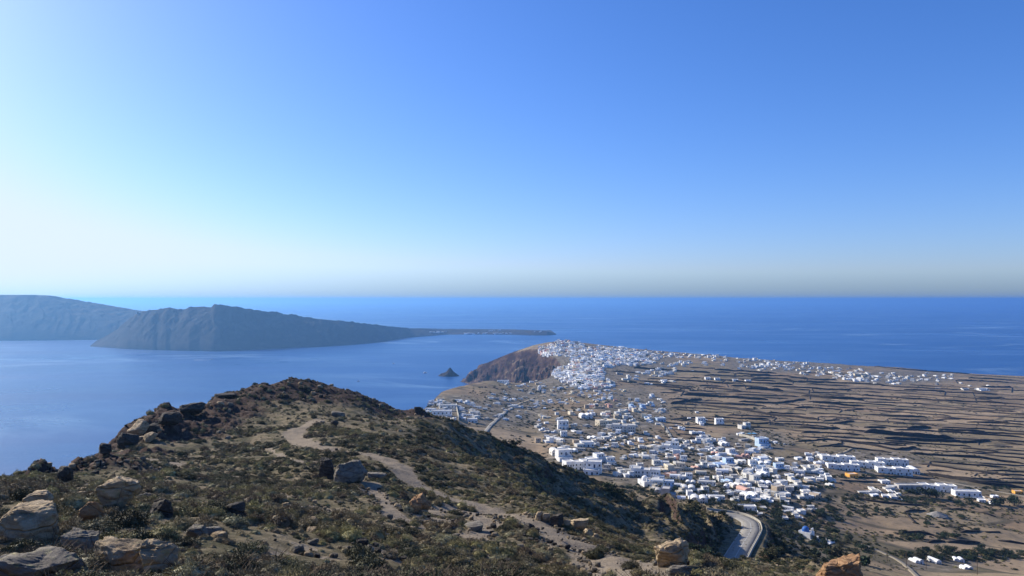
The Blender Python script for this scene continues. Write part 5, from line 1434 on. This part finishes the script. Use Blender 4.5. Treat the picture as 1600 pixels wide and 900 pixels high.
marksF = [('the cream hamlet building', 1345, 585), ('the four spaced white cubes', 1140, 596), ('the long white farm building', 1537, 608), ('the villa with pool', 1165, 665), ('the long white hotel', 1365, 722),
          ('the white terrace row', 1470, 762), ('the gravel heap', 1465, 800), ('the pale blue block atop the lane', 1032, 652), ('the four corner vaulted houses', 1475, 878), ('the chapel on the horizon mound', 1180, 555),
          ('the far-shore hamlet', 1400, 594), ('the grey-roofed pavilion', 1424, 762), ('the old town edge', 985, 570), ('the thick bank tip', 1258, 622), ('the wide bare field', 1430, 668),
          ('the east end of the fields', 1585, 690), ('the single field tree', 1120, 648), ('the bright orange house', 1332, 743), ('the cream row of flats', 948, 655), ('the edge farm track', 1590, 640), ('the middle of the terraces', 1290, 640)]
place_labels(w_items, marksF)
# two pale retaining walls
for pts, h, lab in (([(1155,681),(1170,684),(1184,690),(1194,697)], 3.0, 'long pale retaining wall climbing beside the bare field to the blue-white house'), ([(713,636),(715,646),(717,657)], 4.0, 'pale wall running down beside the cliff-top resort')):
    X, Y, Z = hit([a[0] for a in pts], [a[1] for a in pts], 240); p = resample(np.column_stack([X, Y, Z]), 5.0)
    tag(wall_ribbon('retaining_wall', p, h, 1.0, M['concrete'], 2.0), lab, 'wall', None, 'thing')

# ------------------------------------------------------------------ trees and big shrubs of the plain
def crown_mesh(seed, n, leaf, hz, mat):
    r = np.random.default_rng(seed); nb = 9
    cen = r.normal(size=(nb, 3))*0.42; cen[:, 2] = np.abs(cen[:, 2])*0.8+0.1; rad = 0.32+0.28*r.random(nb)
    k = r.integers(0, nb, n); d = r.normal(size=(n, 3)); d /= np.linalg.norm(d, axis=1)[:, None]
    c = cen[k]+d*(rad[k]*(1-0.5*r.random(n)**2))[:, None]
    c[:, 2] *= hz
    ax = d+r.normal(size=(n, 3))*0.9; ax /= np.linalg.norm(ax, axis=1)[:, None]
    t = np.cross(ax, r.normal(size=(n, 3))); t /= np.maximum(np.linalg.norm(t, axis=1), 1e-6)[:, None]
    L = leaf*(0.6+0.9*r.random(n))[:, None]
    v = np.stack([c-ax*L/2, c+t*L*0.35, c+ax*L/2, c-t*L*0.35], 1).reshape(-1, 3)
    return mesh_np('crown', v, np.arange(n*4).reshape(-1, 4), mats=[mat])
def trunk_mesh(seed, h):
    b = MB(); n = 7
    r = random.Random(seed)
    def tube(p0, p1, r0, r1):
        d = (p1-p0).normalized(); s1 = d.cross(Vector((0.2, 1, 0.1))).normalized(); s2 = d.cross(s1); o_ = len(b.v)
        for p, rr in ((p0, r0), (p1, r1)):
            for i in range(n): a = 6.283*i/n; b.v.append(tuple(p+s1*rr*math.cos(a)+s2*rr*math.sin(a)))
        for i in range(n): b.f.append([o_+i, o_+(i+1) % n, o_+n+(i+1) % n, o_+n+i]); b.m.append(0)
    top = Vector((r.uniform(-.1, .1), r.uniform(-.1, .1), h))
    tube(Vector((0, 0, -0.5)), top, 0.11, 0.07)
    for k in range(4):
        a = r.uniform(0, 6.28); tube(top, top+Vector((math.cos(a)*0.5, math.sin(a)*0.5, 0.5+0.2*k)), 0.055, 0.02)
    return b.mesh('trunk', [M['bark']])
CR = [(crown_mesh(500, 900, 0.17, 0.8, M['tree_leaf']), 'round dark green tree', 0.35, 'tree'), (crown_mesh(501, 900, 0.17, 0.7, M['tree_leaf']), 'broad dark green tree', 0.30, 'tree'), (crown_mesh(502, 800, 0.16, 0.9, M['leaf_dark']), 'olive-green tree', 0.35, 'tree'),
      (crown_mesh(503, 700, 0.19, 0.55, M['leaf_dark']), 'low bushy green shrub', 0.0, 'bush'), (crown_mesh(504, 700, 0.19, 0.5, M['tree_leaf']), 'low dark green bush', 0.0, 'bush'), (crown_mesh(505, 900, 0.15, 2.4, M['tree_leaf']), 'slim dark cypress', 0.2, 'tree'), (crown_mesh(506, 700, 0.18, 0.5, M['leaf_yellow']), 'low yellowish bush', 0.0, 'bush')]
TR = [trunk_mesh(600+k, 0.5) for k in range(3)]
TC = [(908,600,26,5,26),(835,650,45,20,42),(800,690,34,12,16),(1005,655,10,5,6),(1040,762,60,12,60),(985,768,50,10,36),(1150,788,75,20,120),(1215,803,75,20,110),(1250,832,60,20,80),(1310,862,55,22,80),(1340,800,60,10,34),(1375,777,60,8,36),
      (1480,783,70,8,60),(1260,757,60,10,46),(1500,868,105,9,130),(1440,838,60,6,40),(1290,790,40,16,30),(1110,745,100,40,150),(1215,745,80,30,90),(1120,700,70,20,50),(1010,700,70,30,60),(905,690,60,24,50),(930,640,70,20,50),(860,625,60,20,50),(1180,678,30,8,20),(700,636,40,12,20),(760,625,50,20,24),
      (950,560,80,20,50),(1290,655,300,70,90),(1360,745,60,4,30),(1500,800,90,30,40),(1060,640,30,12,14),(1085,607,35,4,30),(1230,690,30,12,22),(925,670,60,20,20),(780,612,50,10,16),(850,608,40,8,20),(1200,855,30,24,40),(1560,765,60,5,26),(1130,862,60,16,30)]
trs = []
for (cx, cy_, rx, ry, n) in TC:
    n = int(n*1.7)
    a = rng.random(n)*6.283; q_ = np.sqrt(rng.random(n)); px = cx+rx*q_*np.cos(a); py = cy_+ry*q_*np.sin(a)
    X, Y, Z = hit(px, py, 90)
    for x, y, z, u, v in zip(X, Y, Z, px, py):
        if np.isnan(y) or z < 4 or (y < 300 and seg_dist(np.array([x]), np.array([y]), ROAD_XY)[0][0] < 7): continue
        if any((x-a_)**2+(y-b_)**2 < (c_*0.75)**2 for a_, b_, c_ in occupied): continue
        k = r5.choice([0, 1, 2, 3, 3, 4, 4, 6, 0, 3]) if r5.random() > 0.03 else 5
        s = r5.uniform(1.0, 2.6)*(1.0 if k in (0, 1, 2) else 0.9)*(0.62 if y < 420 else 1.0)*(0.75 if k == 5 else 1)
        trs.append((s/y, k, float(x), float(y), float(z), s, float(u), float(v)))
HANDT = [(1120,652,5,0),(1436,697,6,3),(1310,812,16,4),(1284,806,12,3),(1424,770,20,4),(1445,776,24,1),(1462,778,18,0),(1560,790,26,1),(1585,790,30,0),(1040,770,10,5),(1180,640,5,0),(985,600,14,1),(905,602,22,1),(1130,775,14,5),(952,762,22,4),(1225,792,16,4),(1300,868,30,3),(1345,880,34,4),(1270,868,24,4)]
X, Y, Z = hit([a[0] for a in HANDT], [a[1] for a in HANDT], 90)
for (u, v, w_, k), x, y, z in zip(HANDT, X, Y, Z):
    if not np.isnan(y): s = w_/2/F*y/0.8; trs.append((9, k, float(x), float(y), float(z), min(s, 6.0), u, v))
trs.sort(key=lambda a: -a[0])
t_items = []; tproto = {}
for i, (_, k, x, y, z, s, u, v) in enumerate(trs[:290]):
    cm, look, th, nm = CR[k]
    if nm == 'tree':
        root = empty('tree', (x, y, z), r5.uniform(0, 6.28)); root.scale = (s, s, s*r5.uniform(0.85, 1.15))
        c = link('crown', cm, root); c.location = (0, 0, 0.55 if k != 5 else 0.3); link('trunk', TR[i % 3], root)
        tproto.setdefault(k, c)
    else:
        root = link('bush', cm); root.location = (x, y, z-0.1); root.rotation_euler = (0, 0, r5.uniform(0, 6.28)); root.scale = (s, s, s*r5.uniform(0.85, 1.2)); tproto.setdefault(k, root)
    tag(root, None, nm, 'trees and bushes of the plain'); t_items.append((root, look, u, v))
place_labels(t_items, marksT+[m for m in marksF if m[0] not in [q_[0] for q_ in marksT]]+[('the road bend', 1160, 830), ('the big pale yellow boulder', 1056, 862), ('the picture corner fields', 1590, 840), ('the orange-brown boulder', 1322, 885), ('the shaded corner gully', 1520, 865), ('the west gully end', 1430, 850), ('the lane below the chapel', 1300, 850), ('the slope by the blue dome', 1225, 815)])
if len(trs) > 290:
    R_ = trs[290:]; kk = np.array([a[1] if a[1] in tproto else list(tproto)[0] for a in R_])
    # extra low scrub over the whole plain and the slopes beyond the road
    n2 = 14000; u_ = rng.uniform(640, 1640, n2); v_ = 562+330*rng.random(n2)**1.25
    X, Y, Z = hit(u_, v_, 110); ok = ~np.isnan(Y) & (Z > 4) & (Z < 235); X, Y, Z = X[ok], Y[ok], Z[ok]
    cl_ = fbm(X/45, Y/45, 3, 91); ok = (cl_ > 0.12-0.5*(Y < 420)-0.22*(Y < 700)-0.2*(X/Y*F+800 < 1060)) & (townmask(X, Y, Z) < 2)
    rdd, _, _ = seg_dist(X, Y, ROAD_XY); ok &= rdd > 6
    X, Y, Z = X[ok], Y[ok], Z[ok]; m_ = len(X)
    k2 = np.array([r5.choice([k for k in (3, 4, 6) if k in tproto]) for _ in range(m_)]); s2 = rng.uniform(0.5, 1.5, m_)*np.where(Y < 420, 0.6, 1.0)
    gn_scatter('scrub_vegetation', np.concatenate([[a[2] for a in R_], X]), np.concatenate([[a[3] for a in R_], Y]), np.concatenate([[a[4] for a in R_], Z]), np.concatenate([[a[5] for a in R_], s2]), rng.random(len(R_)+m_)*6.28, np.concatenate([kk, k2]), tproto, tilt=0.05)

# ------------------------------------------------------------------ small things: heap, pools, cars, poles, boats
def heap():
    x, y, z = hit1(1464, 806, 250); n = 26; b = MB(); R = 9.5*y/600; H_ = 4.2*y/600
    for j in range(7):
        rr = R*(1-j/7.0)
        for i in range(n): a = 6.283*i/n; k = 1+0.08*math.sin(5*a+j)+rnd.uniform(-.03, .03); b.v.append((rr*k*math.cos(a), rr*k*0.8*math.sin(a), H_*(j/7.0)**0.85-1.0*(j == 0)))
    for j in range(6):
        for i in range(n): b.f.append([j*n+i, j*n+(i+1) % n, (j+1)*n+(i+1) % n, (j+1)*n+i]); b.m.append(0)
    b.v.append((0, 0, H_))
    for i in range(n): b.f.append([6*n+i, 6*n+(i+1) % n, 7*n]); b.m.append(0)
    o = b.build('gravel_mound', M['gravel_heap']); o.location = (x, y, z-0.3); tag(o, 'grey cone-shaped heap of gravel in the bare corner fields', 'heap')
heap()
def pool(px, py, w_, d_, lab):
    x, y, z = hit1(px, py, 250); root = empty('swimming_pool', (x, y, z), 0.2)
    b = MB(); b.box(-w_/2-1, -d_/2-1, -4, w_/2+1, d_/2+1, 0.9); b.build('deck', M['concrete'], root)
    b = MB(); b.box(-w_/2, -d_/2, 0.85, w_/2, d_/2, 0.906); b.build('water', M['pool'], root); tag(root, lab, 'pool')
pool(672, 644, 9, 5, 'small turquoise pool on the terrace of the cliff-edge resort'); pool(1174, 678, 12, 6, 'long pale pool in the shade of the off-white villa')
pool(700, 646, 7, 4, 'second turquoise pool, beside the low resort wing')
def car_parts():
    body = MB(); body.box(-2.1, -0.85, 0.35, 2.1, 0.85, 0.85); body.box(-2.0, -0.8, 0.851, -1.3, 0.8, 0.95)
    b2 = bmesh.new(); b2.free()
    cab = MB(); v = [(-1.5, -0.75, 0.852), (1.2, -0.75, 0.852), (1.2, 0.75, 0.852), (-1.5, 0.75, 0.852), (-1.1, -0.62, 1.42), (0.6, -0.62, 1.42), (0.6, 0.62, 1.42), (-1.1, 0.62, 1.42)]
    cab.v = v; cab.f = [[0, 3, 2, 1], [4, 5, 6, 7], [0, 1, 5, 4], [1, 2, 6, 5], [2, 3, 7, 6], [3, 0, 4, 7]]; cab.m = [0]*6
    rf = MB(); rf.box(-1.08, -0.6, 1.422, 0.58, 0.6, 1.46)
    wh = MB()
    for i in range(12): a = 6.283*i/12; wh.v += [(0.33*math.cos(a), -0.1, 0.33*math.sin(a)), (0.33*math.cos(a), 0.1, 0.33*math.sin(a))]
    for i in range(12): j = (i+1) % 12; wh.f.append([2*i, 2*j, 2*j+1, 2*i+1]); wh.m.append(0)
    wh.f += [[2*i for i in range(12)][::-1], [2*i+1 for i in range(12)]]; wh.m += [0, 0]
    return body.mesh('body', [M['plaster']]), cab.mesh('cabin', [M['glass']]), rf.mesh('roof', [M['plaster']]), wh.mesh('wheel', [M['glass']])
CARP = car_parts()
for i, (px, py, cname, c) in enumerate([(1213, 694, 'white', (0.8, 0.8, 0.8)), (1219, 694.5, 'grey', (0.3, 0.31, 0.33)), (1226, 695, 'white', (0.8, 0.8, 0.8)), (1233, 695.5, 'silver', (0.5, 0.51, 0.53)), (1240, 696, 'dark', (0.05, 0.06, 0.08)), (781, 652, 'white', (0.8, 0.8, 0.8)), (866, 613, 'red', (0.5, 0.05, 0.04))]):
    x, y, z = hit1(px, py, 250); root = empty('parked_car', (x, y, z+0.28), rnd.choice([0.2, 1.3, 0.1]))
    for nm, me in zip(('body', 'cabin', 'roof'), CARP[:3]): o = link(nm, me, root); o.color = (*c, 1)
    for wx in (-1.3, 1.3):
        for wy in (-0.78, 0.78): o = link('wheel', CARP[3], root); o.location = (wx, wy, 0.33)
    tag(root, [f'white parked car, first of the row above the retaining wall', 'grey parked car beside the first white one above the retaining wall', 'second white parked car in the row above the retaining wall', 'silver parked car near the end of the row above the retaining wall', 'dark parked car ending the row above the retaining wall', 'white car on the straight village road', 'red car at the upper end of the pale road'][i], 'car', 'parked cars')
for i, (px, py) in enumerate([(1416, 886), (1447, 890), (1386, 880), (1527, 898), (1137, 790), (1128, 700)]):
    x, y, z = hit1(px, py, 200); root = empty('utility_pole', (x, y, z), 0.3)
    b = MB(); b.box(-0.12, -0.12, -1, 0.12, 0.12, 8.0); b.build('pole', M['bark'], root); b = MB(); b.box(-0.9, -0.06, 7.4, 0.9, 0.06, 7.55); b.build('crossarm', M['bark'], root)
    tag(root, ['wooden utility pole left of the corner vaulted houses', 'wooden utility pole between the first two corner vaulted houses', 'wooden utility pole on the corner lane', 'wooden utility pole at the bottom edge near the lowest vaulted house', 'wooden utility pole just above the road bend', 'wooden utility pole in the field beside the retaining wall'][i], 'utility pole')
def boat(px, py, L, lab, wake=True, mast=False):
    Y = F*EYE/(py-HZ); X = (px-800)/F*Y; root = empty('boat', (X, Y, 0), 0.15 if wake else 0.9)
    b = MB(); secs = [(-0.5, 0.13, 0.9), (-0.2, 0.16, 0.9), (0.2, 0.15, 1.0), (0.4, 0.08, 1.15), (0.5, 0.005, 1.3)]
    for t, w_, h_ in secs: b.v += [(t*L, -w_*L, h_*L*0.11), (t*L*0.96, -w_*L*0.55, -0.4), (t*L*0.96, w_*L*0.55, -0.4), (t*L, w_*L, h_*L*0.11)]
    for i in range(4):
        for k in range(3): b.f.append([4*i+k, 4*i+k+1, 4*i+5+k, 4*i+4+k]); b.m.append(0)
        b.f.append([4*i+3, 4*i, 4*i+4, 4*i+7]); b.m.append(0)
    b.f.append([0, 3, 2, 1]); b.m.append(0); b.build('hull', M['hull'], root)
    b = MB(); b.box(-0.25*L, -0.1*L, 0.1*L, 0.12*L, 0.1*L, 0.2*L); b.box(-0.18*L, -0.08*L, 0.2*L+0.01, 0.04*L, 0.08*L, 0.27*L); b.build('cabin', M['hull'], root)
    if mast: b = MB(); b.box(-0.1, -0.1, 0.1*L, 0.1, 0.1, 1.1*L); b.build('mast', M['hull'], root)
    tag(root, lab, 'boat')
    if wake:
        n = 24; vs = []
        for i in range(n+1): t = i/n; w_ = 1.0+5.5*t; vs += [(X-L*0.4-t*L*3.2, Y-w_-4*t, 0.05), (X-L*0.4-t*L*3.2, Y+w_-4*t, 0.05)]
        tag(link('wake', mesh_np('wake', vs, [(2*i, 2*i+2, 2*i+3, 2*i+1) for i in range(n)], mats=[M['foam']])), kind='stuff')
boat(331, 562.5, 24, 'small white motor boat with a wake on the wide blue bay'); boat(664, 583, 20, 'small boat lying just off the dark islet', False); boat(615, 568.5, 14, 'tiny boat in open water between headland and islet', False, True); boat(560, 596, 12, 'tiny boat beyond the shoulder of the knoll', False)
